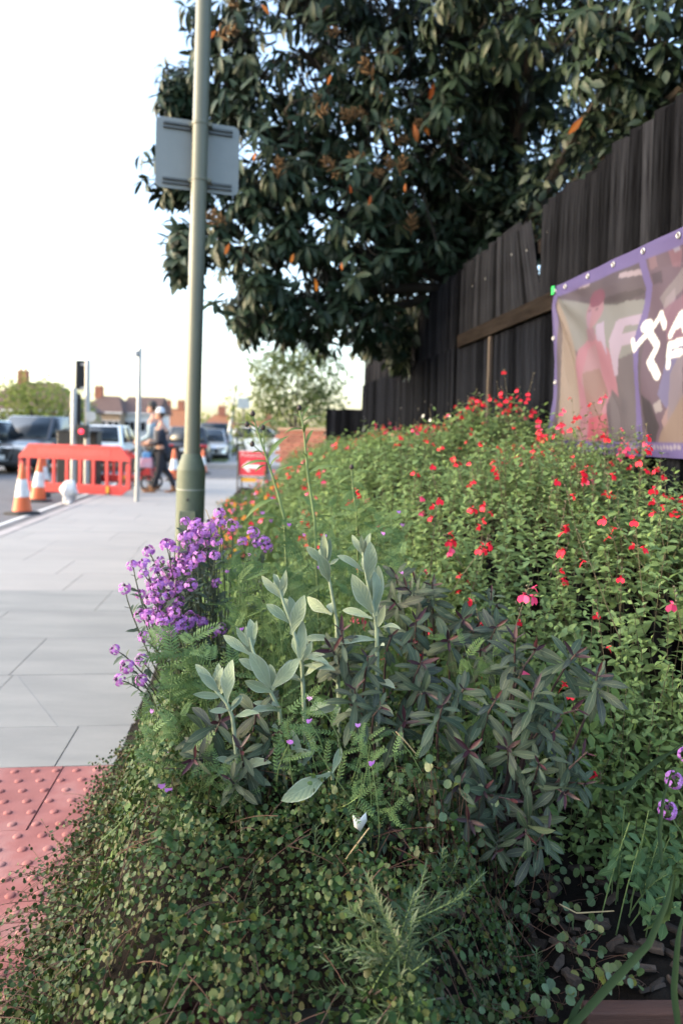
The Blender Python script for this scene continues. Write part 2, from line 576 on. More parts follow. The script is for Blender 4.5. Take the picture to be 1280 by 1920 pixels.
# rotating about z by YAW maps (v, u) of the slabs onto the street frame closely enough for everything on the ground
def slab(poly, m, name='paving_slab', z=0.0, zr=0.0007):
    c = Vector((sum(p[0] for p in poly) / len(poly), sum(p[1] for p in poly) / len(poly)))
    b = MB(); b.prism([(p[0] - c.x, p[1] - c.y) for p in poly], -0.05, 0.0, ch=0.0006)
    b.build(name, m, pav_o, Matrix.Translation((c.x, c.y, z + rng.uniform(-zr, zr))), smooth=False)
U0 = 2.50
rows = [(U0, 2.84)] + [(2.84 + 0.61 * i, 2.84 + 0.61 * (i + 1)) for i in range(25)]
JW = 0.0017
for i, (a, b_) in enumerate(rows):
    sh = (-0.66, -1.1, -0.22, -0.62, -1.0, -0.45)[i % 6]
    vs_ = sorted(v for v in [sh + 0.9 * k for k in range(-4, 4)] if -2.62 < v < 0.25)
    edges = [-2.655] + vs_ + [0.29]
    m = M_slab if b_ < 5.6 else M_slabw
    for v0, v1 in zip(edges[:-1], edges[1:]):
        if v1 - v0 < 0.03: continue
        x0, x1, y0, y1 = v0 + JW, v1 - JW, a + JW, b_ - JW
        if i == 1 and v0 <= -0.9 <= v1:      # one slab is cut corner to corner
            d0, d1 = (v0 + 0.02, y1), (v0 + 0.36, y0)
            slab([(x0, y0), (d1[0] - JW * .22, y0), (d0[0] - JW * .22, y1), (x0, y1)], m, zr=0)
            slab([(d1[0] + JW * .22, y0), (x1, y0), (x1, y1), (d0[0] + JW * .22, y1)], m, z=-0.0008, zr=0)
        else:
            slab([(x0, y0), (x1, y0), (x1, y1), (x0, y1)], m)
# red blister paving in front of the slabs
NB = 6
for r in range(6):
    y1 = U0 - 0.4 * r; y0 = y1 - 0.4
    for c in range(-6, 1):
        x0 = -0.36 + 0.4 * c + (0.13 if r == 0 else 0.0); x1 = x0 + 0.4
        b = MB(); b.prism([(-0.199, -0.199), (0.199, -0.199), (0.199, 0.199), (-0.199, 0.199)], -0.05, 0.0, ch=0.0015)
        for i in range(NB):
            for k in range(NB):
                xx = -0.1667 + 0.0667 * i + (0.0166 if k % 2 else -0.0166); yy = -0.1667 + 0.0667 * k
                b.lathe([(0.0140, -0.001), (0.0120, 0.0020), (0.0088, 0.0037), (0.004, 0.0042)], 10, (xx, yy, 0))
        b.build('tactile_slab', M_tact, pav_o, Matrix.Translation(((x0 + x1) / 2, (y0 + y1) / 2, rng.uniform(-0.0015, 0.0015))) @ Matrix.Rotation(rng.normal(0, 0.003), 4, 'Z'), angle=40)
ke = MB(); ke.box((-2.79, 8.5, -0.22), (0.24, 20, 0.16))
ke_o = tag(ke.build('kerb', M_joint, M=Matrix.Rotation(YAW, 4, 'Z'), smooth=False), 'concrete kerb between pavement and road', None, kind='structure')
kb = MB(); kb.prism([(-0.072, -0.455), (0.072, -0.455), (0.072, 0.455), (-0.072, 0.455)], -0.18, 0.003, ch=0.012)
kme = kb.mesh('kerb_stone', M_kerb, smooth=False)
for i in range(19):
    put('kerb_stone', kme, ke_o, Matrix.Translation((-2.735, 1.0 + 0.915 * i, rng.uniform(-0.002, 0.002))))
for i in range(4):
    put('kerb_stone', kme, ke_o, Matrix.Translation((-2.25 + 0.915 * i, 18.38, -0.01)) @ Matrix.Rotation(R(90), 4, 'Z'))
# far side of the side road: pavement and a strip of grass
fp = MB(); fp.prism([(-3.4, 27.5), (4, 27.5), (4, 70), (-3.4, 70)], -0.2, -0.02)
tag(fp.build('far_pavement', M_slabw, M=Matrix.Rotation(YAW, 4, 'Z'), smooth=False), 'pale pavement beyond the side road', None, kind='structure')
vg = MB(); vg.prism([(-3.1, 29.5), (-1.2, 29.5), (-1.2, 52), (-3.1, 52)], -0.016, 0.03)
tag(vg.build('grass_verge', M_verge, M=Matrix.Rotation(YAW, 4, 'Z'), smooth=False), 'strip of yellow-green grass beside the far cars', None, kind='structure')

# ================================================================== planting bed
def sstep(x): x = np.clip(x, 0, 1); return x * x * (3 - 2 * x)
def edge_x(Y): return -0.45 - 0.125 * np.asarray(Y, float)          # left edge of the planting
def mound(X, Y):
    """top of the low creeper mound at the near, left corner of the bed"""
    X, Y = np.asarray(X, float), np.asarray(Y, float)
    hc = np.interp(Y, [0.8, 0.95, 1.1, 1.3, 1.5, 1.8, 2.3, 3.0], [0.10, 0.22, 0.30, 0.38, 0.45, 0.50, 0.48, 0.40])
    l = sstep((X - edge_x(Y)) / 0.30)
    r = sstep((0.43 - 0.06 * np.sin(Y * 7) - X) / 0.26)
    r = np.where(Y > 1.62, np.maximum(r, sstep((Y - 1.62) / 0.3)), r)
    return 0.02 + l * (0.10 + (hc - 0.10) * r)
def soil_z(X, Y):
    X, Y = np.asarray(X, float), np.asarray(Y, float)
    base = 0.115 * sstep((X - edge_x(Y) - 0.02) / 0.2) + 0.012 * np.sin(X * 13 + Y * 5) + 0.01 * np.sin(X * 31 - Y * 23)
    return np.maximum(base, 0.62 * (mound(X, Y) - 0.02))  # soil lifted under the creeper, an added dark layer behind its gaps
nx, ny = 70, 120
ys = np.concatenate([np.linspace(1.16, 3.0, 70), np.linspace(3.1, 12.0, ny - 70)])
V, Fq = [], []
for Y in ys:
    x0, x1 = float(edge_x(Y)), fence_x(Y) - 0.03
    for i in range(nx):
        X = x0 + (x1 - x0) * i / (nx - 1)
        V.append((X, Y, float(soil_z(X, Y)) + rng.normal(0, 0.004)))
for j in range(ny - 1):
    for i in range(nx - 1):
        a = j * nx + i
        Fq.append((a, a + 1, a + nx + 1, a + nx))
sb = MB(); sb.v, sb.f, sb.m = V, Fq, [0] * len(Fq)
soil_o = tag(sb.build('bed_soil', M_soil, angle=180), 'dark soil of the raised planting bed', None, kind='structure')
M_bark = mat('bark_chip', (0.070, 0.053, 0.043), 0.9, scale=30, bump=0.6, bscale=80, col2=(0.026, 0.021, 0.018), rnd=0.45, spec=.15)
bark_meshes = []
for k in range(7):
    L, w = rng.uniform(0.03, 0.075), rng.uniform(0.010, 0.022)
    pl = [(-L / 2, -w / 2 * rng.uniform(.3, 1)), (L * .1, -w / 2), (L / 2, -w / 2 * rng.uniform(.2, .9)), (L / 2 * rng.uniform(.8, 1), w / 2 * rng.uniform(.2, .9)), (-L * .1, w / 2), (-L / 2 * rng.uniform(.8, 1), w / 2 * rng.uniform(.3, 1))]
    b = MB(); b.prism(pl, 0, rng.uniform(0.006, 0.011), ch=0.002)
    bark_meshes.append(b.mesh('bark_chip', M_bark, smooth=False))
n = 0
while n < 260:
    X, Y = rng.uniform(0.22, 1.0), rng.uniform(1.22, 1.95)
    if X > fence_x(Y) - 0.1: continue
    M = Matrix.Translation((X, Y, float(soil_z(X, Y)) + rng.uniform(0.002, 0.016))) @ Matrix.Rotation(rng.uniform(0, 6.28), 4, 'Z') @ Matrix.Rotation(rng.normal(0, 0.28), 4, 'X') @ Matrix.Rotation(rng.normal(0, 0.25), 4, 'Y')
    put('bark_chip', bark_meshes[n % 7], soil_o, M @ Matrix.Scale(rng.uniform(.7, 1.25), 4)); n += 1
# red-brown edging boards of the bed
M_edging = mat('edging_timber', (0.060, 0.026, 0.019), 0.8, scale=9, bump=0.4, bscale=50, col2=(0.032, 0.014, 0.011), stretch=(0.6, 8, 8))
b = MB(); b.box((0, 0, 0.073), (1.06, 0.032, 0.166))
e1 = b.build('edging_board', M_edging, M=Matrix.Translation((0.98, 1.245, 0)) @ Matrix.Rotation(R(2.0), 4, 'Z'), smooth=False, bevel=0.003)
tag(e1, 'red-brown timber board edging the near end of the bed', 'board', kind='thing')
b = MB(); b.box((0, 0, 0.05), (0.03, 10.0, 0.10))
e2 = b.build('edging_board', M_edging, M=Matrix.Translation((-0.36 - 0.12 * 6.3, 6.35, 0)) @ Matrix.Rotation(YAW, 4, 'Z'), smooth=False, bevel=0.003)
tag(e2, 'long timber board edging the bed along the pavement, under the overhanging plants', 'board', kind='thing')

reseed(21)
# ================================================================== fence
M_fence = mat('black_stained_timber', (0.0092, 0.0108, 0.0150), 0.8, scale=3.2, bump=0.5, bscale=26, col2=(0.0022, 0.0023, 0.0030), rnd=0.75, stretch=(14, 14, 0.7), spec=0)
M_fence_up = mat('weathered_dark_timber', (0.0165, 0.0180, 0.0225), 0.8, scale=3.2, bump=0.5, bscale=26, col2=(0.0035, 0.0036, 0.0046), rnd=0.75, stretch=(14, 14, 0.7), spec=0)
M_rail = mat('fence_rail_timber', (0.017, 0.0145, 0.0135), 0.85, scale=5, bump=0.5, bscale=30, col2=(0.007, 0.006, 0.0058), stretch=(8, 0.7, 8), spec=0)
M_batten = mat('bare_batten', (0.055, 0.041, 0.033), 0.85, scale=8, col2=(0.034, 0.026, 0.021), stretch=(8, 8, 0.7))
fen = thing('timber_fence', (fence_x(6), 6, 0), 'tall black featheredge board fence with a broken upper tier behind the flowers', 'fence')
FM = Matrix.Rotation(FYAW, 4, 'Z')
def featheredge(h, w=0.088):
    b = MB()
    P = [(-0.004, -w / 2), (-0.027, w / 2), (0.0, w / 2), (0.0, -w / 2)]     # thick edge laps the next board
    b.prism([(x, y) for x, y in P][::-1], 0, h)
    return b.mesh('board', M_fence, smooth=False)
low_me, up_me = featheredge(1.80), featheredge(0.66)
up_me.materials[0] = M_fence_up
def fence_at(Y, off=0.0, z=0.0): return Vector((fence_x(Y), Y, z)) + FN * off
s = 1.9
while s < 10.25:
    o = put('board', low_me, fen, Matrix.Translation(fence_at(s, 0.0, 0.08 + rng.normal(0, 0.006))) @ FM @ Matrix.Rotation(R(rng.normal(0, 0.35)), 4, 'X') @ Matrix.Rotation(R(rng.normal(0, 4)), 4, 'Z'), 'world')
    s += 0.070
s = 1.9
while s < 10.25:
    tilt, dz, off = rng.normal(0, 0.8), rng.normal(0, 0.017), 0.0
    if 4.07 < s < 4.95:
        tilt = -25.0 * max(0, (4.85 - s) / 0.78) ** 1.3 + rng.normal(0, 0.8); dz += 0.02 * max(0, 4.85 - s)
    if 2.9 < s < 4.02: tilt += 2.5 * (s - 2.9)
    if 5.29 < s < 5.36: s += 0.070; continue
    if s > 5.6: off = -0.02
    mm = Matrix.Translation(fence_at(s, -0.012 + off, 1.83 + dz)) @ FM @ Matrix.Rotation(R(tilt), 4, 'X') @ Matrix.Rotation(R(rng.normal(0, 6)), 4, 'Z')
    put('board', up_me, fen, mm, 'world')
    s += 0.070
b = MB(); b.box((0, 0, 0), (0.030, 3.72, 0.10))
b.build('rail', M_rail, fen, Matrix.Translation(fence_at(3.73, 0.038, 1.905)) @ FM, 'world', smooth=False, bevel=0.004)
b = MB(); b.box((0, 0, 0), (0.05, 8.2, 0.09))
b.build('rail', M_rail, fen, Matrix.Translation(fence_at(6.1, -0.062, 2.30)) @ FM, 'world', smooth=False, bevel=0.004)
b = MB(); b.box((0, 0, 0), (0.022, 0.036, 1.78))
b.build('batten', M_batten, fen, Matrix.Translation(fence_at(4.86, 0.034, 0.96)) @ FM, 'world', smooth=False)
for Y in (2.3, 4.03, 5.65, 7.5, 9.4):
    b = MB(); b.box((0, 0, 1.22), (0.09, 0.09, 2.3))
    b.build('post', M_rail, fen, Matrix.Translation(fence_at(Y, -0.14, 0)) @ FM, 'world', smooth=False)
M_nail = mat('pale_nail_head', (0.22, 0.22, 0.21), 0.6)
nb_ = MB(); nb_.lathe([(0.0055, 0), (0.0055, 0.003), (0.002, 0.004)], 7); nme = nb_.mesh('nail', M_nail)
for Y in np.arange(2.5, 8.0, 0.086 * 3):
    for z in (2.30, 1.45, 0.98):
        if rng.uniform() < .55: put('nail', nme, fen, Matrix.Translation(fence_at(Y + rng.normal(0, .02), 0.022 if z < 1.8 else 0.012, z + rng.normal(0, .02))) @ FM @ Matrix.Rotation(R(-90), 4, 'Y'), 'world')
# short return fence across the far end of the bed
rf0, rf1 = at(611, 800, 10.4), at(699, 800, 10.15)
dirr = Vector((rf1.x - rf0.x, rf1.y - rf0.y, 0)); L = dirr.length; dirr.normalize()
top = at(650, 768, 10.4).z
ret = thing('return_fence', (rf0.x, rf0.y, 0), 'short black board fence across the far end of the flower bed', 'fence', rz=math.atan2(dirr.y, dirr.x))
nb = 10
for i in range(nb):
    b = MB(); b.box((L * (i + .5) / nb, 0.006 * (i % 2), top / 2), (L / nb * 1.04 - 0.004, 0.014, top + rng.normal(0, 0.006)))
    b.build('board', M_fence, ret, smooth=False)
b = MB(); b.box((L / 2, 0.035, top - 0.15), (L, 0.03, 0.08)); b.build('rail', M_rail, ret, smooth=False)
pn = at(688, 790, 10.0)
b = MB(); b.prism([(-0.045, -0.1), (0.03, -0.1), (0.035, 0.02), (0.05, 0.03), (0.03, 0.11), (0.01, 0.11), (-0.03, 0.04), (-0.02, 0.0)], 0, 0.004, Matrix.Translation(pn) @ Matrix.Rotation(R(90), 4, 'X') @ Matrix.Scale(1.35, 4))
tag(b.build('torn_notice', mat('torn_paper', (0.62, 0.62, 0.64), 0.7, scale=20), smooth=False), 'torn white paper notice hanging at the far corner of the black fence', 'notice', kind='thing')

# ================================================================== printed banner
def banner():
    ptl, ptr = on_fence(1036, 539, 0.076), on_fence(1279, 423, 0.076)
    Yl, Yr = ptl.y, 2.25
    ztl, ztr, Yq = ptl.z, ptr.z, ptr.y
    H = 0.86
    def top_z(Y): return ztl + (ztr - ztl) * (Yl - Y) / (Yl - Yq)
    root = thing('banner', (fence_x(Yl), Yl, ztl), 'purple printed vinyl gym banner with a white running figure, hung on the black fence', 'banner')
    Lg = (Yl - Yr) * math.hypot(1, FXS)
    n_s, n_t = 330, 170
    S, T = np.meshgrid(np.linspace(0, Lg, n_s), np.linspace(0, H, n_t))
    def uv(x, y):
        p = on_fence(x, y, 0.075)
        s_ = (Yl - p.y) * math.hypot(1, FXS)
        return s_, top_z(p.y) - p.z
    def poly(pts): return np.array([uv(*p) for p in pts])
    def inside(P):
        ins = np.zeros(S.shape, bool); j = len(P) - 1
        for i in range(len(P)):
            c = ((P[i, 1] > T) != (P[j, 1] > T)) & (S < (P[j, 0] - P[i, 0]) * (T - P[i, 1]) / (P[j, 1] - P[i, 1] + 1e-12) + P[i, 0])
            ins ^= c; j = i
        return ins
    def cap(a, b_, r):                        # a rounded stroke between two photo pixels, r metres
        A, B = np.array(uv(*a)), np.array(uv(*b_))
        d = B - A; q = np.clip(((S - A[0]) * d[0] + (T - A[1]) * d[1]) / max(d @ d, 1e-9), 0, 1)
        return np.hypot(S - A[0] - q * d[0], T - A[1] - q * d[1]) < r
    def ell(c, rx, ry):
        C = np.array(uv(*c)); return ((S - C[0]) / rx) ** 2 + ((T - C[1]) / ry) ** 2 < 1
    C = np.zeros(S.shape + (3,))
    nz = lambda k, ph: np.sin(S * k + ph) * np.sin(T * k * 1.3 + ph * 2) * 0.5 + 0.5
    C[:] = (0.105, 0.085, 0.125)
    C += 0.03 * nz(19, 1.0)[..., None] * np.array([1, .9, 1.0])
    def paint(mask, col, a=1.0): C[mask] = C[mask] * (1 - a) + np.array(col) * a
    # left picture: grey room wall with a person in a pink top
    paint(inside(poly([(1046, 560), (1110, 572), (1210, 560), (1200, 600), (1186, 660), (1170, 745), (1120, 700), (1060, 640), (1046, 600)])), (0.30, 0.325, 0.36))
    paint(inside(poly([(1120, 690), (1190, 660), (1190, 835), (1140, 835), (1135, 760)])), (0.17, 0.155, 0.20))
    paint(inside(poly([(1046, 560), (1060, 600), (1105, 760), (1130, 850), (1046, 850)])), (0.40, 0.335, 0.31))  # tan glow of a lit fold, painted into the sheet's colour
    paint(inside(poly([(1110, 568), (1190, 535), (1205, 548), (1160, 572), (1128, 572)])), (0.055, 0.045, 0.06), .8)
    paint(inside(poly([(1046, 552), (1195, 494), (1198, 540), (1110, 566)])), (0.125, 0.105, 0.15), .9)
    paint(cap((1047, 546), (1102, 533), 0.012), (0.55, 0.48, 0.60))
    paint(cap((1163, 517), (1198, 510), 0.012), (0.52, 0.45, 0.58))
    paint(inside(poly([(1096, 640), (1125, 628), (1145, 655), (1152, 690), (1153, 745), (1140, 730), (1128, 760), (1128, 800), (1140, 850), (1085, 850), (1080, 740), (1076, 690), (1082, 655)])), (0.50, 0.24, 0.36))
    paint(inside(poly([(1098, 655), (1122, 645), (1124, 700), (1110, 745), (1090, 720)])), (0.44, 0.30, 0.40), .7)
    paint(inside(poly([(1092, 700), (1120, 690), (1132, 740), (1112, 790), (1098, 760)])), (0.30, 0.20, 0.19), .8)
    paint(inside(poly([(1098, 785), (1128, 775), (1138, 850), (1090, 850)])), (0.55, 0.10, 0.18), .9)
    paint(ell((1116, 585), 0.075, 0.075), (0.44, 0.26, 0.36))
    paint(ell((1118, 560), 0.072, 0.040), (0.22, 0.07, 0.14))
    paint(ell((1107, 600), 0.028, 0.05), (0.42, 0.30, 0.50), .6)
    paint(inside(poly([(1100, 618), (1122, 615), (1124, 638), (1100, 642)])), (0.36, 0.22, 0.33))
    for c_ in ((1107, 583), (1120, 580)): paint(ell(c_, 0.016, 0.006), (0.12, 0.06, 0.10), .7)
    # big pale A F behind the person
    paint(inside(poly([(1124, 610), (1136, 603), (1141, 640), (1142, 668), (1134, 640), (1126, 640)])), (0.50, 0.44, 0.68))
    paint(inside(poly([(1150, 705), (1146, 640), (1156, 602), (1200, 588), (1200, 606), (1172, 612), (1167, 626), (1196, 620), (1196, 642), (1166, 650), (1160, 668), (1156, 705)])), (0.54, 0.47, 0.70))
    # right picture: gym machines
    paint(inside(poly([(1208, 480), (1285, 440), (1285, 860), (1205, 860)])), (0.165, 0.115, 0.185))
    for pts, c_ in ([(1210, 478), (1222, 472), (1226, 500), (1214, 508)], (0.30, 0.19, 0.26)), ([(1243, 466), (1262, 455), (1270, 470), (1262, 500), (1248, 500)], (0.30, 0.16, 0.24)), ([(1252, 462), (1264, 457), (1267, 468), (1255, 474)], (0.42, 0.42, 0.62)), ([(1215, 515), (1232, 508), (1234, 530), (1218, 534)], (0.07, 0.05, 0.09)), ([(1240, 560), (1255, 540), (1258, 560), (1242, 600), (1232, 600)], (0.40, 0.34, 0.48)), ([(1236, 580), (1262, 560), (1285, 540), (1285, 640), (1250, 640)], (0.30, 0.17, 0.27)), ([(1255, 660), (1285, 640), (1285, 720), (1262, 780), (1240, 740)], (0.20, 0.20, 0.46)), ([(1206, 740), (1228, 755), (1240, 800), (1222, 835), (1206, 800)], (0.035, 0.035, 0.05)), ([(1232, 760), (1245, 748), (1248, 770), (1236, 775)], (0.5, 0.48, 0.55)), ([(1245, 790), (1258, 760), (1264, 775), (1250, 812)], (0.45, 0.32, 0.36)), ([(1225, 840), (1255, 790), (1285, 740), (1285, 860), (1225, 860)], (0.36, 0.28, 0.25)), ([(1262, 700), (1285, 650), (1285, 740), (1255, 790)], (0.30, 0.26, 0.34)):
        paint(inside(poly(pts)), c_, .9)
    # slanting paler band laid half over the right picture
    paint(inside(poly([(1228, 560), (1285, 475), (1285, 520), (1240, 580)])), (0.38, 0.37, 0.42), .55)
    # purple frames
    pur = (0.20, 0.165, 0.50)
    paint((T < 0.065) | (S < 0.055) | (T > H - 0.06), pur)
    paint(inside(poly([(1192, 484), (1204, 478), (1216, 535), (1210, 570), (1199, 640), (1202, 850), (1190, 850), (1189, 640), (1200, 570), (1204, 540)])), pur)
    # running figure and lettering
    wh = (1.35, 1.38, 1.45)
    paint(ell((1207, 611), 0.036, 0.026), wh)
    for a, b_, r in (((1187, 640), (1191, 655), .014), ((1191, 655), (1232, 590), .014), ((1232, 590), (1242, 611), .017), ((1214, 626), (1231, 648), .017), ((1231, 648), (1222, 678), .017), ((1222, 678), (1238, 704), .019)):
        paint(cap(a, b_, r), wh)
    for a, b_, r in (((1257, 628), (1271, 590), .016), ((1271, 590), (1283, 618), .016), ((1262, 613), (1280, 607), .011), ((1257, 686), (1257, 650), .016), ((1257, 648), (1283, 640), .016), ((1257, 667), (1279, 661), .014)):
        paint(cap(a, b_, r), wh)
    # small white line of print along the lower hem
    for k in range(14):
        paint(ell((1180 + k * 7, 838 + (k % 3)), 0.010, 0.010), (0.6, 0.58, 0.7), .8)
    # cloth: pulled from the top-left corner eyelet, sagging folds
    ang = np.arctan2(T, S + 0.02); rad = np.hypot(S, T)
    w = 0.011 * np.sin(ang * 15) * np.clip(rad / 0.30, 0, 1) * np.exp(-rad * 0.9) + 0.007 * np.sin((T * 0.75 + S) * 9.0 + 0.8) + 0.004 * np.sin((S * 1.6 - T) * 15) + 0.012 * np.sin((S - 1.6 * T) * 4.2 + 1.0)
    w = np.maximum(w * np.clip(T / 0.12, 0.15, 1), -0.018)
    sag = 0.002 * np.sin(S / Lg * math.pi * 5) ** 2 * (T < 2)
    Y = Yl - S / math.hypot(1, FXS) + 0.012 * (T / H)
    Z = np.array([top_z(y) for y in np.linspace(Yl, Yr, n_s)])[None, :] - T - sag * np.exp(-T * 8)
    off = 0.072 + w
    P = np.stack([FX0 - FXS * Y + FN.x * off, Y + FN.y * off, Z], -1).reshape(-1, 3)
    idx = np.arange(n_s * n_t).reshape(n_t, n_s)
    Fq = np.stack([idx[:-1, :-1], idx[1:, :-1], idx[1:, 1:], idx[:-1, 1:]], -1).reshape(-1, 4)
    m, nt, out = _new('printed_vinyl')
    b_ = _n(nt, 'ShaderNodeBsdfPrincipled')
    at_ = _n(nt, 'ShaderNodeVertexColor', layer_name='print')
    nt.links.new(at_.outputs[0], b_.inputs['Base Color'])
    b_.inputs['Roughness'].default_value = 0.5
    b_.inputs['Specular IOR Level'].default_value = 0.12
    tr = _n(nt, 'ShaderNodeBsdfTranslucent'); nt.links.new(at_.outputs[0], tr.inputs[0])
    ms = _n(nt, 'ShaderNodeMixShader'); ms.inputs[0].default_value = 0.12
    nt.links.new(b_.outputs[0], ms.inputs[1]); nt.links.new(tr.outputs[0], ms.inputs[2]); nt.links.new(ms.outputs[0], out.inputs[0])
    C[:] = np.where((C > 0.9), C, C * 0.86 + np.array([0.28, 0.265, 0.36]) * 0.14)
    C *= 0.25
    # soften the print a little, as ink on vinyl
    for _ in range(1):
        Cp = np.pad(C, ((1, 1), (1, 1), (0, 0)), 'edge')
        C = (Cp[1:-1, 1:-1] * 4 + Cp[:-2, 1:-1] + Cp[2:, 1:-1] + Cp[1:-1, :-2] + Cp[1:-1, 2:]) / 8
    me = np_mesh('printed_sheet', P - np.array(root.location), Fq, None, m)
    ca = me.color_attributes.new('print', 'FLOAT_COLOR', 'POINT')
    ca.data.foreach_set('color', np.concatenate([C.reshape(-1, 3), np.ones((n_s * n_t, 1))], 1).astype(np.float32).ravel())
    put('printed_sheet', me, root)
    Mg = mat('eyelet_metal', (0.40, 0.41, 0.43), 0.4, metal=0.6)
    def eye(s_, t_):
        i, j = int(np.clip(s_ / Lg * (n_s - 1), 0, n_s - 1)), int(np.clip(t_ / H * (n_t - 1), 0, n_t - 1))
        p = Vector(P[j * n_s + i]) + FN * 0.004
        b2 = MB(); k = 14
        for q in range(k):
            pass
        ring = [(0.010 * math.cos(2 * math.pi * q / k), 0.010 * math.sin(2 * math.pi * q / k), 0) for q in range(k + 1)]
        b2.tube(ring, 0.0032, 5, False)
        b2.build('eyelet', Mg, root, Matrix.Translation(p) @ FM @ Matrix.Rotation(R(90), 4, 'Y'), 'world')
    for k in range(7): eye(0.15 + 0.235 * k, 0.03)
    eye(0.028, 0.03); eye(0.028, 0.27); eye(0.028, 0.50)
    p = Vector(P[4 * n_s + 3]) + FN * 0.01
    b2 = MB(); b2.box((0, 0, 0), (0.010, 0.028, 0.045)); b2.build('cable_tie', mat('green_plastic', (0.02, 0.45, 0.10), 0.4), root, Matrix.Translation(p) @ FM, 'world', bevel=0.003)
banner()

# ================================================================== lamp column and its sign
M_pole = mat('grey_green_paint', (0.098, 0.108, 0.082), 0.42, scale=7, bump=0.08, bscale=120, col2=(0.090, 0.098, 0.076), spec=0.4)
M_pole_b = mat('old_green_paint', (0.092, 0.112, 0.080), 0.55, scale=6, bump=0.15, bscale=90, col2=(0.068, 0.085, 0.062), spec=.3)
pb = on_plane(351, 1174, 0.0)
lamp = thing('lamp_column', pb, 'tall grey-green lamp column with a thicker base standing in the purple flowers', 'lamp post')
lamp.rotation_euler = (0, R(0.55), 0)
zc = at(358, 881, pb.y).z                     # shoulder of the base
b = MB(); b.lathe([(0.083, 0.0), (0.083, zc)], 28); b.build('base_column', M_pole_b, lamp)
b = MB(); b.lathe([(0.083, zc), (0.0795, zc + 0.015), (0.056, zc + 0.085), (0.050, zc + 0.095)], 28); b.build('collar', M_pole_b, lamp)
b = MB(); b.lathe([(0.046, zc + 0.085), (0.0455, 3.2), (0.043, 6.5)], 28); b.build('shaft', M_pole, lamp)
b = MB(); zw = at(356, 917, pb.y).z; b.lathe([(0.0835, zw - 0.004), (0.0848, zw), (0.0835, zw + 0.004)], 28); b.build('weld_ring', mat('worn_paint_edge', (0.24, 0.27, 0.24), 0.5), lamp)
b = MB(); zl = at(356, 935, pb.y).z; b.tube([(0.0, -0.086, zl), (0.0, -0.080, zl)], 0.008, 12); b.tube([(0.0, -0.0885, zl), (0.0, -0.0835, zl)], 0.0035, 6); b.build('door_lock', mat('dark_steel', (0.05, 0.05, 0.05), 0.5, metal=0.6), lamp)
b = MB(); b.box((0, -0.0705, 0.42), (0.10, 0.030, 0.55)); b.build('access_door', M_pole_b, lamp, bevel=0.004)
zn0, zn1 = at(357, 512, pb.y).z, at(357, 432, pb.y).z
b = MB(); b.box((-0.035, 0.052, (zn0 + zn1) / 2), (0.05, 0.003, zn1 - zn0)); b.build('notice_strip', mat('white_plastic_strip', (0.7, 0.7, 0.72), 0.5), lamp)
M_alu = mat('dull_aluminium', (0.175, 0.195, 0.20), 0.5, scale=5, col2=(0.15, 0.17, 0.175), metal=0.25)
M_railm = mat('sign_channel', (0.085, 0.095, 0.10), 0.5, metal=0.4)
zt, zb_ = at(370, 217, pb.y).z, at(370, 352, pb.y).z
lean = (zt + zb_) / 2 * math.tan(R(0.55))
sg = thing('sign_plate', (pb.x + lean, pb.y, (zt + zb_) / 2), 'back of a small grey square road sign clamped to the lamp column', 'sign', rz=R(17))
W_, H_ = 0.485, zt - zb_ - 0.005
pl = []
for cx_, cy_, a0 in ((W_ / 2 - .035, H_ / 2 - .035, 0), (-W_ / 2 + .035, H_ / 2 - .035, 90), (-W_ / 2 + .035, -H_ / 2 + .035, 180), (W_ / 2 - .035, -H_ / 2 + .035, 270)):
    for k in range(5):
        a = R(a0 + 22.5 * k); pl.append((cx_ + .035 * math.cos(a), cy_ + .035 * math.sin(a)))
b = MB(); b.prism(pl, -0.0015, 0.0015, Matrix.Rotation(R(90), 4, 'X')); b.build('plate', M_alu, sg, Matrix.Translation((-0.004, 0.075, 0)), smooth=False)
for zz in (H_ / 2 - 0.035, H_ / 2 - 0.058, -H_ / 2 + 0.030, -H_ / 2 + 0.053):
    b = MB(); b.box((0, 0, 0), (0.40, 0.012, 0.012)); b.build('channel', M_railm, sg, Matrix.Translation((-0.004, 0.066, zz)), smooth=False)
for zz in (H_ / 2 - 0.046, -H_ / 2 + 0.042):
    b = MB(); b.lathe([(0.0475, -0.011), (0.0485, -0.009), (0.0485, 0.009), (0.0475, 0.011)], 24)
    b.box((0.054, 0.02, 0), (0.022, 0.05, 0.02)); b.box((-0.054, 0.02, 0), (0.022, 0.05, 0.02))
    b.build('clamp', M_pole, sg, Matrix.Translation((0, 0, zz)) @ Matrix.Rotation(R(-17), 4, 'Z'))
reseed(50)
# ================================================================== street objects
M_red_pl = mat('red_plastic', (0.48, 0.024, 0.028), 0.55, scale=9, col2=(0.34, 0.032, 0.034), bump=0.15, bscale=40)
M_refl_w = mat('white_reflective_sheet', (0.66, 0.67, 0.69), 0.4, scale=10)
M_orange_pl = mat('orange_cone_plastic', (0.62, 0.12, 0.035), 0.5, scale=6, col2=(0.54, 0.12, 0.045))
M_rubber = mat('black_rubber', (0.025, 0.025, 0.026), 0.8, scale=10, bump=0.3)
M_yellow = mat('yellow_plastic', (0.60, 0.30, 0.02), 0.5, scale=10)
M_galv = mat('galvanised_steel', (0.34, 0.355, 0.37), 0.45, scale=9, metal=0.5, col2=(0.28, 0.29, 0.31))
M_blackpl = mat('black_plastic', (0.012, 0.012, 0.013), 0.5, scale=8)
M_glass = mat('dark_window_glass', (0.012, 0.016, 0.020), 0.08, scale=3, spec=0.35)
M_chrome = mat('bright_trim', (0.60, 0.61, 0.63), 0.25, metal=0.8)
M_lampglass = mat('lamp_glass', (0.70, 0.71, 0.72), 0.15, spec=0.8)
M_redlamp = mat('red_lamp_plastic', (0.50, 0.015, 0.02), 0.2, spec=0.7)
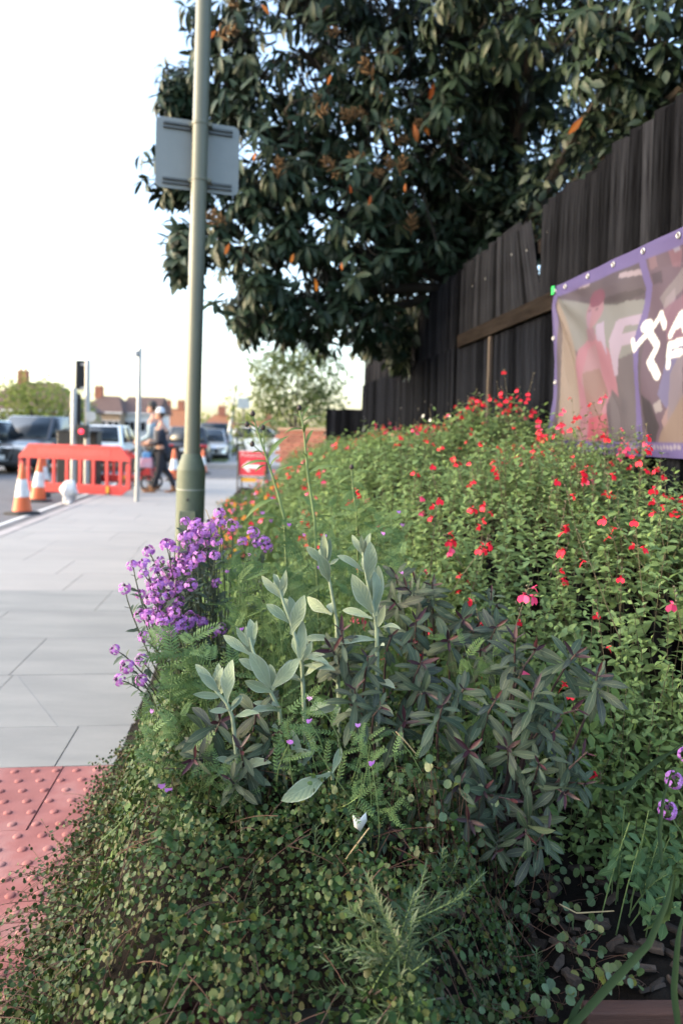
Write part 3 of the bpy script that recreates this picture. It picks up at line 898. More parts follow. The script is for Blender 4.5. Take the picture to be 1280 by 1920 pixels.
M_plate = mat('white_plate', (0.70, 0.70, 0.68), 0.5)
ROADZ = -0.12
def on_road(x, d): p = at(x, 850, d); return Vector((p.x, d, ROADZ))

# ---- traffic cones
def cone_meshes():
    base = MB(); base.prism([(-.20, -.15), (-.15, -.20), (.15, -.20), (.20, -.15), (.20, .15), (.15, .20), (-.15, .20), (-.20, .15)], 0, .035, ch=.01); base.lathe([(.17, .03), (.145, .05)], 20)
    r = lambda z: 0.135 - (0.135 - 0.03) * (z - .04) / .71
    z = [.04, .26, .52, .75]
    o1 = MB(); o1.lathe([(r(z[0]), z[0]), (r(z[1]), z[1]), (r(z[2]), z[2]), (r(.74), .74), (.024, .752), (.018, .752)], 22)
    w = MB(); w.lathe([(r(z[1]) + .002, z[1]), (r(z[2]) + .002, z[2])], 22)
    return base.mesh('base', M_rubber), o1.mesh('cone_body', M_orange_pl), w.mesh('reflective_sleeve', M_refl_w)
CM = cone_meshes()
def cone(x, d, label, lean=0.0, z=ROADZ):
    p = at(x, 850, d)
    t = thing('traffic_cone', (p.x, d, z), label, 'traffic cone', 'orange and white traffic cones', rz=rng.uniform(0, 1.5))
    if lean: t.rotation_euler = (0, R(lean), 0)
    for n, m in zip(('base', 'cone_body', 'reflective_sleeve'), CM): put(n, m, t)
cone(43, 10.6, 'nearest orange and white cone, standing alone in front of the red barrier')
cone(72, 12.5, 'orange and white cone close behind the nearest one, at the barrier end', 3)
cone(83, 14.3, 'orange and white cone half hidden behind the left end of the red barrier')
cone(131, 15.6, 'orange and white cone seen through the left slots of the red barrier')
cone(155, 16.4, 'orange and white cone seen through the middle slots of the red barrier')
cone(180, 16.0, 'orange and white cone seen through the right slots of the red barrier')
cone(327, 17.0, 'orange and white cone between the woman and the lamp column', 0, -0.0)
cone(381, 22.5, 'small distant cone just right of the lamp column base', 0)

# ---- plastic barriers
def barrier(x0, d0, x1, d1, label, ztop=1.0):
    a, b_ = on_road(x0, d0), on_road(x1, d1)
    v = b_ - a; L = v.length
    t = thing('plastic_barrier', (a + b_) / 2, label, 'barrier', 'red plastic barriers', rz=math.atan2(v.y, v.x))
    h = L / 2; b = MB(); MX = Matrix.Rotation(R(90), 4, 'X')
    th = 0.022
    zb, zt = 0.12, ztop
    c = 0.22
    top = [(-h + c, zt), (-h, zt - c), (-h, zt - c - .09), (-h + .09, zt - c - .05), (-h + c + .03, zt - .27), (h - c - .03, zt - .27), (h - .09, zt - c - .05), (h, zt - c - .09), (h, zt - c), (h - c, zt)]
    b.prism(top[::-1], -th, th, MX)
    bot = [(-h + c * .8, zb), (h - c * .8, zb), (h, zb + .14), (h, zb + .20), (h - .09, zb + .20), (h - .12, zb + .17), (-h + .12, zb + .17), (-h + .09, zb + .20), (-h, zb + .20), (-h, zb + .14)]
    b.prism(bot, -th, th, MX)
    for s_ in (-1, 1): b.box((s_ * (h - .045), 0, (zb + zt - c) / 2), (.09, 2 * th * .96, zt - zb - c - .2))
    n = 8
    for i in range(n):
        x = -h + .2 + (L - .4) * i / (n - 1)
        b.box((x, 0, (zb + zt) / 2 - .06), (.062, 2 * th * .9, zt - zb - .3))
    b.build('panel', M_red_pl, t, smooth=False, bevel=0.006)
    for zz in (zt - .055, zb + .06, zb + .115): b2 = MB(); b2.box((0, -th - .004, zz), (L - 2 * c - .1, .010, .014)); b2.build('moulded_rib', M_red_pl, t, smooth=False)
    bb = MB(); bb.box((0, -th - .002, zt - .135), (L * .66, .004, .12)); bb.build('plain_strip', mat('pale_red_strip', (0.52, 0.045, 0.05), 0.4, scale=8), t, smooth=False)
    for s_ in (-.62, .62):
        f = MB(); f.prism([(-.07, -.26), (.07, -.26), (.05, .26), (-.05, .26)], 0, .06, ch=.02); f.box((0, 0, .10), (.09, .12, .10), taper=.7)
        fo = f.build('foot', M_rubber, t, Matrix.Translation((s_ * L / 2, 0, 0)))
        y_ = MB(); y_.box((0, -.03, .2), (.055, .02, .14)); y_.build('locking_tab', M_yellow, fo, bevel=.004)
    return t
barrier(37, 13.3, 246, 12.7, 'red plastic road barrier standing nearest, along the front of the works')
barrier(120, 16.2, 262, 15.9, 'red plastic road barrier at the back of the works, seen through the front one', .85)
# white bag against the barrier
p = on_road(131, 12.2); t = thing('sandbag', p, 'white bag slumped on the road against the red barrier', 'bag')
b = MB(); b.ball((0, 0, .24), .16, 14, 10, (.95, .8, 1.05)); b.lathe([(.05, .0), (.1, .06), (.13, .12)], 12); me_b = b
for i, v in enumerate(b.v): b.v[i] = tuple(Vector(v) + Vector((.02 * math.sin(v[2] * 30 + v[0] * 20), .015 * math.sin(v[0] * 35), .012 * math.sin(v[0] * 25 + v[1] * 18))))
b.build('bag', mat('white_sack', (0.62, 0.63, 0.65), 0.7, bump=.5, bscale=12), t)
b = MB(); b.lathe([(.03, 0), (.05, .04), (.02, .07)], 10); b.build('tied_neck', mat('white_sack', (0, 0, 0)), t, Matrix.Translation((.06, -.14, 0)))

# ---- temporary signals
def signal(x, d, ytop, label, hx, hy0, hy1, side, lamps=True):
    b0 = on_road(x, d); zt_ = at(x, ytop, d).z
    t = thing('traffic_signal', b0, label, 'traffic light', 'traffic signals by the works')
    b = MB(); b.tube([(0, 0, 0), (0, 0, zt_ - ROADZ)], .055, 14); b.build('pole', M_galv, t)
    hc = at(hx, (hy0 + hy1) / 2, d + .1 * side); z0, z1 = at(hx, hy1, d).z, at(hx, hy0, d).z
    h = MB(); h.box((0, 0, 0), (.215, .17, z1 - z0)); ho = h.build('signal_head', M_blackpl, t, Matrix.Translation(hc - b0) @ Matrix.Rotation(R(25), 4, 'Z'), bevel=.02)
    for k in range(3):
        v = MB(); zz = (z1 - z0) * (.32 - .32 * k)
        v.lathe([(.088, 0), (.095, .16)], 14, cap=False)
        vo = v.build('visor', M_blackpl, ho, Matrix.Translation((-.0, .085, zz)) @ Matrix.Rotation(R(-90), 4, 'X')); vo.modifiers.new('thickness', 'SOLIDIFY').thickness = .004
    b = MB(); b.box((0, 0, 0), (.12, .05, .03)); b.box((0, 0, (z0 - z1) * .8), (.12, .05, .03)); b.build('bracket', M_galv, t, Matrix.Translation(((hc.x - b0.x) * .5, .03 * side, z1 - ROADZ - .08)))
    return t
s1 = signal(163, 15.0, 675, 'traffic light with a tall black head on a grey pole behind the red barrier', 152, 676, 731, 1)
s2 = signal(138, 14.8, 728, 'lower traffic light whose black head stands behind its own grey pole', 142, 738, 812, 2)
pb2 = at(156, 809, 14.8) - Vector(s1.location)
b = MB(); b.box((0, 0, 0), (.23, .12, .28)); bx_ = b.build('push_button_box', M_blackpl, s1, Matrix.Translation(pb2), bevel=.015)
b = MB(); b.lathe([(.052, 0), (.05, .012), (.02, .02)], 16); b.build('wait_lamp', mat('lit_red_lamp', (0.6, 0.02, 0.04), 0.3, emit=((1.0, .04, .08), .55)), bx_, Matrix.Translation((-.015, -.062, -.0)) @ Matrix.Rotation(R(90), 4, 'X'))
b = MB(); b.lathe([(.11, -.01), (.11, .01)], 18); b.build('round_plate', M_galv, s1, Matrix.Translation(at(171, 781, 14.9) - Vector(s1.location)) @ Matrix.Rotation(R(90), 4, 'X'))
pbb = at(150, 818, 15.4)
t = thing('black_cabinet', (pbb.x, 15.4, ROADZ), 'wide black roadside cabinet behind the barrier between the signal poles', 'cabinet')
b = MB(); b.box((0, 0, .62), (.86, .3, 1.22)); b.build('cabinet_body', M_blackpl, t, bevel=.02)
b = MB(); b.box((0, 0, 1.24), (.90, .34, .03)); b.build('lid', M_blackpl, t, bevel=.008)
# slim post on the kerb
b0 = on_plane(257, 940, 0.0); t = thing('slim_post', b0, 'thin bare grey post with a small bracket at its top, at the pavement edge', 'post')
ht = at(260, 652, b0.y).z
b = MB(); b.tube([(0, 0, -.02), (.012, 0, ht)], .036, 14); b.build('post', M_galv, t)
b = MB(); b.box((-.035, -.02, ht - .10), (.05, .07, .10)); b.build('bracket', M_galv, t, bevel=.01)

# ---- people
M_skin = mat('skin', (0.42, 0.23, 0.165), 0.55, scale=12, var=.05)
M_hair = mat('brown_hair', (0.045, 0.028, 0.02), 0.7, scale=60, bump=.4)
M_denim = mat('dark_trousers', (0.018, 0.020, 0.028), 0.85, scale=20)
def skin(name, nodes, edges, m, parent, root=0, sub=2):
    """limb chains grown into one continuous surface: nodes = (x, y, z, radius or (rx, ry))"""
    me = bpy.data.meshes.new(name)
    me.from_pydata([n[:3] for n in nodes], edges, [])
    o = put(name, me, parent)
    o.modifiers.new('skin', 'SKIN')
    for i, n in enumerate(nodes):
        r_ = n[3] if isinstance(n[3], tuple) else (n[3], n[3])
        sv = me.skin_vertices[0].data[i]; sv.radius = r_; sv.use_root = (i == root)
    s_ = o.modifiers.new('smooth', 'SUBSURF'); s_.levels = s_.render_levels = sub
    dg = bpy.context.evaluated_depsgraph_get()
    ev = bpy.data.meshes.new_from_object(o.evaluated_get(dg))
    o.modifiers.clear(); old = o.data; o.data = ev; ev.name = name; bpy.data.meshes.remove(old)
    ev.materials.clear(); ev.materials.append(m)
    ev.polygons.foreach_set('use_smooth', np.ones(len(ev.polygons), bool)); ev.update()
    return o
def fingers(b, wrist, d, side, k=1.0):
    """palm and five fingers that curl downwards round a handle"""
    d, side = Vector(d).normalized(), Vector(side).normalized(); nrm = d.cross(side)
    b.tube([wrist, wrist + d * .045, wrist + d * .085], [.026, .036, .034], 8)
    for i, (o_, L) in enumerate(((-.028, .068), (-.009, .078), (.010, .072), (.028, .056))):
        p = wrist + d * .082 + side * o_
        b.tube([p, p + d * L * .45 - nrm * .006 * k, p + d * L * .6 - nrm * .034 * k, p + d * L * .35 - nrm * .055 * k], [.0095, .009, .008, .0065], 6)
    p = wrist + d * .02 - side * .03
    b.tube([p, p + d * .03 - side * .022, p + d * .06 - side * .02 - nrm * .02 * k], [.012, .011, .008], 6)
def head(parent, c, face, h, m, cap_col, capname, brim=True, hair=M_hair):
    """head with features turned towards `face` (unit xy); returns nothing"""
    f = Vector((face[0], face[1], 0)).normalized(); q = Matrix.Rotation(math.atan2(f.y, f.x), 4, 'Z')
    T = Matrix.Translation(c) @ q                     # local +X is forward
    b = MB()
    b.ball((0, 0, 0), h / 2, 16, 12, (.80, .66, 1.0)); b.ball((.045, 0, -h * .26), h * .27, 12, 8, (.85, .85, .9))
    b.tube([(h * .36, 0, .012), (h * .47, 0, -.030), (h * .38, 0, -.038)], [.010, .016, .012], 6)       # nose
    for s_ in (-1, 1): b.ball((-.01, s_ * h * .335, -.01), .030, 8, 6, (.6, .35, 1.1))                 # ears
    b.ball((h * .36, 0, -h * .30), .020, 8, 5, (.5, 1.2, .35))
    ho = b.build('head', m, parent, T)
    e = MB()
    for s_ in (-1, 1): e.ball((h * .375, s_ * .033, .012), .011, 8, 6)
    e.build('eyes', mat('eye', (.05, .04, .035), .2), ho)
    hb = MB(); hb.ball((-h * .05, 0, h * .06), h * .53, 14, 10, (.80, .70, .92)); 
    hb.v = [v if v[2] > -h * .22 else (v[0], v[1], -h * .22) for v in hb.v]
    hb.v = [v if v[0] < h * .18 else (h * .18, v[1], v[2]) for v in hb.v]
    hb.build('hair', hair, ho)
    cm = mat(capname, cap_col, .8, scale=30)
    cb = MB(); cb.lathe([(h * .475, 0), (h * .47, .045), (h * .38, .085), (h * .2, .108), (.004, .113)], 18, (-.008, 0, h * .17), sx=.90, sy=.78)
    if brim: cb.prism([(h * .30, -h * .30), (h * .62, -h * .24), (h * .78, 0), (h * .62, h * .24), (h * .30, h * .30)], h * .17, h * .19)
    cb.build('cap', cm, ho)
def person(loc, rz, label, pose):
    t = thing('person', loc, label, 'person', rz=rz)
    # local frame: +X is the way the person faces, z up, feet on the ground
    hip, sh, s_ = pose['hip'], pose['sh'], pose['s']
    L = lambda *a: tuple(x * s_ for x in a)
    nodes = [L(-.01, 0, hip) + ((.115 * s_, .15 * s_),), L(.0, 0, hip + .18) + ((.095 * s_, .135 * s_),), L(.0, 0, sh - .10) + ((.11 * s_, .16 * s_),), L(-.005, 0, sh) + ((.075 * s_, .12 * s_),), L(.02, 0, sh + .09) + (.052 * s_,), L(.035, 0, sh + .17) + (.052 * s_,)]
    edges = [(0, 1), (1, 2), (2, 3), (3, 4), (4, 5)]
    for sg in (-1, 1):
        k, a = pose['knee'][sg], pose['ankle'][sg]
        i = len(nodes)
        nodes += [L(0, sg * .085, hip - .08) + (.088 * s_,), L(k[0], sg * .09, k[1]) + (.058 * s_,), L((k[0] + a[0]) / 2 - .02, sg * .09, (k[1] + a[1]) / 2 + .05) + (.054 * s_,), L(a[0], sg * .085, a[1]) + (.036 * s_,)]
        edges += [(0, i), (i, i + 1), (i + 1, i + 2), (i + 2, i + 3)]
        e, w = pose['elbow'][sg], pose['wrist'][sg]
        j = len(nodes)
        nodes += [L(0, sg * .185, sh - .035) + (.055 * s_,), L(e[0], sg * .215, e[1]) + (.042 * s_,), L((e[0] + w[0]) / 2, sg * (.215 + w[2]) / 2, (e[1] + w[1]) / 2) + (.036 * s_,), L(w[0], sg * w[2], w[1]) + (.026 * s_,)]
        edges += [(3, j), (j, j + 1), (j + 1, j + 2), (j + 2, j + 3)]
    body = skin('body', nodes, edges, M_skin, t)
    hb = MB()
    for sg in (-1, 1):
        w, e = pose['wrist'][sg], pose['elbow'][sg]
        wv = Vector(L(w[0], sg * w[2], w[1])); dv = (wv - Vector(L(e[0], sg * .215, e[1]))).normalized()
        fingers(hb, wv, dv * .8 + Vector((.3, 0, 0)), Vector((0, sg, 0)), sg)
    hb.build('hands', M_skin, body)
    grow = lambda n, g_: n[:3] + ((n[3][0] + g_, n[3][1] + g_) if isinstance(n[3], tuple) else n[3] + g_,)
    # trousers
    tn = [grow(nodes[0], .014)]; te = []
    for i0 in (6, 14):
        i = len(tn); tn += [grow(nodes[i0], .016), grow(nodes[i0 + 1], .017), grow(nodes[i0 + 2], .014), grow(nodes[i0 + 3], .018)]
        te += [(0, i), (i, i + 1), (i + 1, i + 2), (i + 2, i + 3)]
    skin('trousers', tn, te, pose['trousers'], t)
    # top with sleeves
    un = [L(-.01, 0, hip - pose['hem']) + ((.125 * s_, .165 * s_),)] + [grow(nodes[i], .020) for i in (0, 1, 2, 3)]; ue = [(0, 1), (1, 2), (2, 3), (3, 4)]
    for j0 in (10, 18):
        i = len(un); un += [grow(nodes[j0], .022), grow(nodes[j0 + 1], .018)]
        ue += [(4, i), (i, i + 1)]
        if pose['long']:
            un += [grow(nodes[j0 + 2], .016), L(*[a_ / s_ * .97 + b_ / s_ * .03 for a_, b_ in zip(nodes[j0 + 3][:3], nodes[j0 + 2][:3])]) + (.034 * s_,)]; ue += [(i + 1, i + 2), (i + 2, i + 3)]
    skin(pose['topname'], un, ue, pose['top'], t, root=2)
    for sg in (-1, 1):
        a = pose['ankle'][sg]; b = MB()
        b.prism([(-.085, -.036), (.05, -.045), (.15, -.040), (.19, 0), (.15, .040), (.05, .045), (-.085, .036)], 0, .055, ch=.012); b.tube([(-.02, 0, .04), (-.015, 0, .13)], [.055, .05], 10)
        b.build('shoe', pose['shoe'], t, Matrix.Translation(L(a[0] + .02, sg * .085, 0)) @ Matrix.Translation((0, 0, max(0, a[1] * s_ - .09))) @ Matrix.Rotation(R(pose.get('toe', {}).get(sg, 0)), 4, 'Y') @ Matrix.Scale(s_, 4), bevel=.006)
    head(t, L(.055, 0, sh + .275), (1, 0), .225 * s_, M_skin, pose['cap'], pose['capname'])
    return t, L
M_shirt = mat('pale_blue_shirt', (0.25, 0.335, 0.40), .85, scale=14, bump=.5, bscale=9)
M_navy = mat('navy_jacket', (0.016, 0.020, 0.036), .8, scale=14, bump=.5, bscale=9)
mp_ = on_plane(286, 917, 0.0); mp_.y = 14.2; mp_.x = at(288, 900, 14.2).x; mp_.z = 0
man, _ = person(mp_, R(172), 'man in a dark cap and pale blue shirt pushing a pram at the pavement edge',
    dict(hip=.93, sh=1.42, s=.955, knee={-1: (.05, .50), 1: (.03, .50)}, ankle={-1: (-.03, .09), 1: (.02, .09)}, elbow={-1: (-.02, 1.12), 1: (.0, 1.12)}, wrist={-1: (.24, 1.00, .17), 1: (.26, 1.00, .17)}, hem=.10, long=True,
         trousers=M_denim, top=M_shirt, topname='shirt', shoe=mat('brown_leather', (.14, .06, .025), .6), cap=(.03, .032, .036), capname='dark_cap'))
wp_ = at(303, 900, 13.6); wp_.z = 0
woman, LW = person(wp_, R(176), 'woman in a white cap and navy jacket walking beside the pram with a bag',
    dict(hip=.90, sh=1.36, s=.905, knee={-1: (-.02, .49), 1: (.02, .48)}, ankle={-1: (-.25, .11), 1: (.16, .09)}, elbow={-1: (-.03, 1.07), 1: (-.02, 1.07)}, wrist={-1: (.23, 1.02, .12), 1: (.24, 1.03, .12)}, hem=.16, long=True, toe={-1: 12},
         trousers=M_denim, top=M_navy, topname='jacket', shoe=mat('tan_boot', (.22, .09, .03), .6), cap=(.50, .56, .64), capname='white_cap'))
b = MB(); b.prism([(-.055, -.32), (.055, -.32), (.07, .12), (.03, .17), (-.03, .17), (-.07, .12)], 0, .02); b.build('white_top', mat('white_cotton', (.62, .60, .58), .85), woman, Matrix.Translation((.105, .035, 1.07)) @ Matrix.Rotation(R(90), 4, 'Z') @ Matrix.Rotation(R(90), 4, 'X'))
hp = Vector(wp_) + Vector((-.27, -.05, .62))
t = thing('shopping_bag', hp, 'blue and pink shopping bag hanging from the woman\'s hands', 'bag')
b = MB(); b.box((0, 0, -.06), (.26, .12, .20), taper=.85); b.build('bag_body', mat('pink_print_bag', (.50, .20, .24), .6, scale=9, col2=(.35, .30, .42)), t, bevel=.02)
b = MB(); b.box((0, 0, .08), (.16, .10, .13)); b.build('bag_top', mat('blue_bag', (.08, .24, .50), .6), t, bevel=.02)
b = MB(); b.tube([(-.05, 0, .13), (-.03, 0, .25), (.03, 0, .25), (.05, 0, .13)], .008, 6); b.build('handle', M_blackpl, t)
# pram
pp0 = at(266, 905, 14.1); pp0.z = 0.0
t = thing('pram', pp0, 'dark pram with a red panel and grey hood, pushed along the kerb', 'pram', rz=R(176))
M_pramf = mat('pram_fabric', (.035, .045, .045), .85, scale=20)
for nm, x_, y_, r_ in (('wheel', -.20, -.24, .15), ('wheel', -.20, .24, .15), ('wheel', .32, -.2, .11), ('wheel', .32, .2, .11)):
    b = MB(); ring = [(r_ * .86 * math.cos(a), 0, r_ * .86 * math.sin(a)) for a in np.linspace(0, 2 * math.pi, 20)]; b.tube(ring, r_ * .16, 7, False)
    wo = b.build('wheel', M_rubber, t, Matrix.Translation((x_, y_, r_ + .003)))
    b = MB(); b.tube([(0, -.02, 0), (0, .02, 0)], .03, 10)
    for k in range(5): a = k * 2 * math.pi / 5; b.tube([(0, 0, 0), (r_ * .8 * math.cos(a), 0, r_ * .8 * math.sin(a))], .008, 5)
    b.build('rim', M_galv, wo)
b = MB()
for s_ in (-1, 1): b.tube([(-.20, s_ * .22, .16), (.05, s_ * .23, .42), (.32, s_ * .2, .12)], .014, 7); b.tube([(.10, s_ * .23, .38), (-.16, s_ * .23, .72), (-.34, s_ * .22, .97)], .014, 7)
b.tube([(-.34, -.22, .97), (-.36, 0, .99), (-.34, .22, .97)], .017, 8)
b.build('frame', M_blackpl, t)
b = MB(); b.prism([(-.26, .52), (-.02, .34), (.36, .36), (.44, .52), (.30, .56), (-.10, .70)][::1], -.2, .2, Matrix.Rotation(R(90), 4, 'X')); b.build('seat', M_pramf, t, bevel=.02)
b = MB(); b.prism([(-.24, .20), (.06, .20), (.0, .42), (-.22, .46)], -.19, .19, Matrix.Rotation(R(90), 4, 'X')); b.build('red_basket', M_red_pl, t, bevel=.015)
b = MB()
for i in range(6):
    a0, a1 = R(40 + 18 * i), R(40 + 18 * (i + 1))
    b.add([(-.05 + .33 * math.cos(a0), -.2, .52 + .33 * math.sin(a0)), (-.05 + .33 * math.cos(a1), -.2, .52 + .33 * math.sin(a1)), (-.05 + .33 * math.cos(a1), .2, .52 + .33 * math.sin(a1)), (-.05 + .33 * math.cos(a0), .2, .52 + .33 * math.sin(a0))], [(0, 1, 2, 3)])
ho = b.build('hood', mat('grey_hood', (.16, .19, .19), .8), t); ho.modifiers.new('thickness', 'SOLIDIFY').thickness = .015

# ---- cars
def car(loc, rz, label, paint, L=4.4, W=1.78, H=1.46, kind='hatch', group='cars in the street', rings=False, lights=False):
    """local frame: +X is the front, wheels on z = 0"""
    t = thing('parked_car', loc, label, 'car', group, rz=rz)
    hw = W / 2; zb = .24; belt = H * .60
    fr = L / 2
    if kind == 'suv': prof = [(-fr, .95, .78), (-fr + .12, 1.0, .98), (-fr + .7, 1.0, 1.0), (0, 1.0, 1.0), (fr - 1.45, 1.0, .99), (fr - .65, .97, .93), (fr - .15, .88, .84), (fr, .74, .70)]
    else: prof = [(-fr, .90, .84), (-fr + .15, .97, .97), (-fr + .8, 1.0, 1.0), (0, 1.0, 1.0), (fr - 1.25, 1.0, .97), (fr - .6, .95, .86), (fr - .15, .85, .74), (fr, .70, .60)]
    b = MB(); ring = []
    for x, wf, zf in prof:
        w, zt_ = hw * wf, belt * zf
        ring.append([(x, -w * .93, zb), (x, -w, zb + .12), (x, -w, zt_ * .72), (x, -w * .95, zt_ * .94), (x, -w * .80, zt_), (x, w * .80, zt_), (x, w * .95, zt_ * .94), (x, w, zt_ * .72), (x, w, zb + .12), (x, w * .93, zb)])
    vs_ = [p for r_ in ring for p in r_]; n = 10; fs_ = [tuple(range(n)), tuple((len(ring) - 1) * n + k for k in range(n - 1, -1, -1))]
    for i in range(len(ring) - 1):
        for k in range(n): k2 = (k + 1) % n; fs_.append((i * n + k2, i * n + k, (i + 1) * n + k, (i + 1) * n + k2))
    b.add(vs_, fs_); body = b.build('body', paint, t, angle=30)
    # cabin: painted pillars and roof with glass set into them
    x0b, x1b = -fr + (.18 if kind != 'saloon' else .75), fr - (1.35 if kind == 'suv' else 1.25)
    x0t, x1t = x0b + (.35 if kind == 'suv' else .45), x1b - .75
    cb, ct = hw * .90, hw * .72
    c8 = [Vector((x0b, -cb, belt - .02)), Vector((x1b, -cb, belt - .03)), Vector((x1b, cb, belt - .03)), Vector((x0b, cb, belt - .02)), Vector((x0t, -ct, H)), Vector((x1t, -ct, H)), Vector((x1t, ct, H)), Vector((x0t, ct, H))]
    b = MB(); b.add(c8, [(4, 5, 6, 7), (0, 1, 5, 4), (1, 2, 6, 5), (2, 3, 7, 6), (3, 0, 4, 7)]); b.build('cabin', paint, t, bevel=.05)
    def pane(name, q, inset, off):
        c = sum(q, Vector()) / 4; nr = (q[1] - q[0]).cross(q[3] - q[0]).normalized()
        P = [p.lerp(c, inset) + nr * off for p in q]; m = MB(); m.add(P, [(0, 1, 2, 3)]); o = m.build(name, M_glass, t); o.modifiers.new('thickness', 'SOLIDIFY').thickness = .006
    pane('windscreen', [c8[1], c8[2], c8[6], c8[5]], .10, .014); pane('rear_window', [c8[3], c8[0], c8[4], c8[7]], .16, .014)
    for a, c_, e, g_ in ((0, 1, 5, 4), (2, 3, 7, 6)):
        mid_b, mid_t = c8[a].lerp(c8[c_], .5), c8[g_].lerp(c8[e], .5)
        pane('side_window', [c8[a], mid_b, mid_t, c8[g_]], .12, .014); pane('side_window', [mid_b, c8[c_], c8[e], mid_t], .12, .014)
    wr = .33 if kind != 'suv' else .38
    for x in (-fr + .82, fr - .88):
        for s_ in (-1, 1):
            m = MB(); m.lathe([(wr * .60, -.10), (wr * .93, -.105), (wr, -.07), (wr, .07), (wr * .93, .105), (wr * .60, .10)], 20)
            w = m.build('wheel', M_rubber, t, Matrix.Translation((x, s_ * (hw - .10), wr)) @ Matrix.Rotation(R(90), 4, 'X'))
            m = MB(); m.lathe([(wr * .62, -.112), (wr * .62, .112)], 16); m.build('rim', M_galv, w)
    for s_ in (-1, 1):
        m = MB(); m.box((0, 0, 0), (.12, .38, .15)); m.build('headlight', M_lampglass, t, Matrix.Translation((fr - .09, s_ * hw * .64, belt * .74)), bevel=.03)
        m = MB(); m.box((0, 0, 0), (.10, .30, .17)); m.build('tail_light', M_redlamp, t, Matrix.Translation((-fr + .05, s_ * hw * .72, belt * .80)), bevel=.03)
        m = MB(); m.box((0, 0, 0), (.10, .20, .13)); m.build('door_mirror', paint, t, Matrix.Translation((x1b - .35, s_ * (hw + .06), belt + .06)), bevel=.03)
    gz = belt * .58
    m = MB(); m.box((0, 0, 0), (.06, hw * .95, .34 if kind == 'suv' else .18)); go = m.build('grille', M_blackpl, t, Matrix.Translation((fr - .005, 0, gz)), bevel=.02)
    if kind == 'suv':
        m = MB(); q = [(.04, -hw * .50, .16), (.04, hw * .50, .16), (.04, hw * .36, -.20), (.04, -hw * .36, -.20)]; m.tube(q + q[:1], .028, 6, False); m.build('grille_frame', M_chrome, go)
    if rings:
        m = MB()
        for k in range(4): m.tube([(.05, -.12 + .08 * k + .052 * math.cos(a), .08 + .052 * math.sin(a)) for a in np.linspace(0, 2 * math.pi, 15)], .009, 5, False)
        m.build('ring_badge', M_chrome, go)
    m = MB(); m.box((0, 0, 0), (.02, .52, .115)); m.build('number_plate', M_plate, t, Matrix.Translation((fr + .035, 0, .47)))
    m = MB(); m.box((0, 0, 0), (.02, .52, .115)); m.build('number_plate', M_plate, t, Matrix.Translation((-fr - .012, 0, .62)))
    m = MB(); m.box((0, 0, 0), (.16, W * .96, .16)); m.build('bumper', M_blackpl, t, Matrix.Translation((fr - .05, 0, .30)), bevel=.04)
    m = MB(); m.box((0, 0, 0), (.16, W * .96, .16)); m.build('bumper', M_blackpl, t, Matrix.Translation((-fr + .05, 0, .30)), bevel=.04)
    return t
def paint(n, c, met=.3): return mat(n, c, .28, scale=3, var=.03, spec=.6, coat=.6, metal=met)
def park(x, d): p = at(x, 850, d); return Vector((p.x, d, ROADZ))
FACE = R(-90) + YAW
car(park(66, 22.0), FACE - R(9), 'dark grey four-by-four facing the camera behind the red barrier', paint('dark_grey_paint', (.016, .018, .024), .0), 4.6, 1.92, 1.66, 'suv', rings=True)
car(park(-78, 19.5), FACE - R(12), 'white car cut off by the left edge of the view', paint('white_paint', (.72, .73, .72), 0), 4.3, 1.78, 1.48)
car(park(203, 24.5), FACE + R(178), 'white car seen from behind between the signal pole and the slim post', paint('white_paint', (0, 0, 0)), 4.4, 1.8, 1.45, 'saloon')
car(park(356, 29.5), FACE + R(182), 'black car half hidden behind the lamp column', paint('black_paint', (.012, .012, .014), .1), 4.2, 1.74, 1.50)
car(park(393, 33.0), FACE + R(2), 'silver car parked just right of the lamp column', paint('silver_paint', (.45, .46, .47), .5), 4.3, 1.74, 1.46)
car(park(406, 38.5), FACE + R(180), 'tall dark people carrier parked behind the silver car', paint('dark_blue_paint', (.035, .045, .06), .5), 4.7, 1.9, 1.80, 'suv')
car(park(424, 46.0), FACE, 'farthest parked car beyond the dark people carrier', paint('silver_paint', (0, 0, 0)), 4.3, 1.75, 1.48)
car(park(452, 52.0), FACE, 'distant dark car at the foot of the leaning lamp post', paint('dark_grey_paint', (0, 0, 0)), 4.3, 1.75, 1.48)
car(park(497, 44.0), FACE + R(90), 'white van-like car parked sideways beyond the red arrow sign', paint('white_paint', (0, 0, 0)), 4.6, 1.8, 1.7, 'suv')

# ---- red arrow sign on its stand
def text_mesh(s_, size, m, depth=.0015):
    cu = bpy.data.curves.new('lettering', 'FONT'); cu.body = s_; cu.size = size; cu.align_x = 'CENTER'; cu.align_y = 'CENTER'; cu.extrude = depth
    o = bpy.data.objects.new('lettering', cu); COL.objects.link(o)
    dg = bpy.context.evaluated_depsgraph_get(); me = bpy.data.meshes.new_from_object(o.evaluated_get(dg)); bpy.data.objects.remove(o); bpy.data.curves.remove(cu)
    me.materials.clear(); me.materials.append(m); return me
ds = 12.6; sc_ = at(473, 869, ds); gz = 0.0
t = thing('arrow_sign', (sc_.x, ds, gz), 'red roadworks sign with a white arrow pointing left, on a dark stand among the flowers', 'sign', rz=R(-6))
W_, H_ = .50, .45
cz = sc_.z
b = MB(); b.box((0, 0, cz), (W_, .012, H_)); b.build('border', M_refl_w, t, smooth=False, bevel=.004)
b = MB(); b.box((0, -.009, cz), (W_ - .03, .010, H_ - .03)); b.build('red_panel', mat('sign_red', (.52, .030, .050), .45, scale=5), t, smooth=False)
ar = [(-.17, 0), (-.06, .095), (-.015, .095), (-.075, .035), (.15, .035), (.15, -.035), (-.075, -.035), (-.015, -.095), (-.06, -.095)]
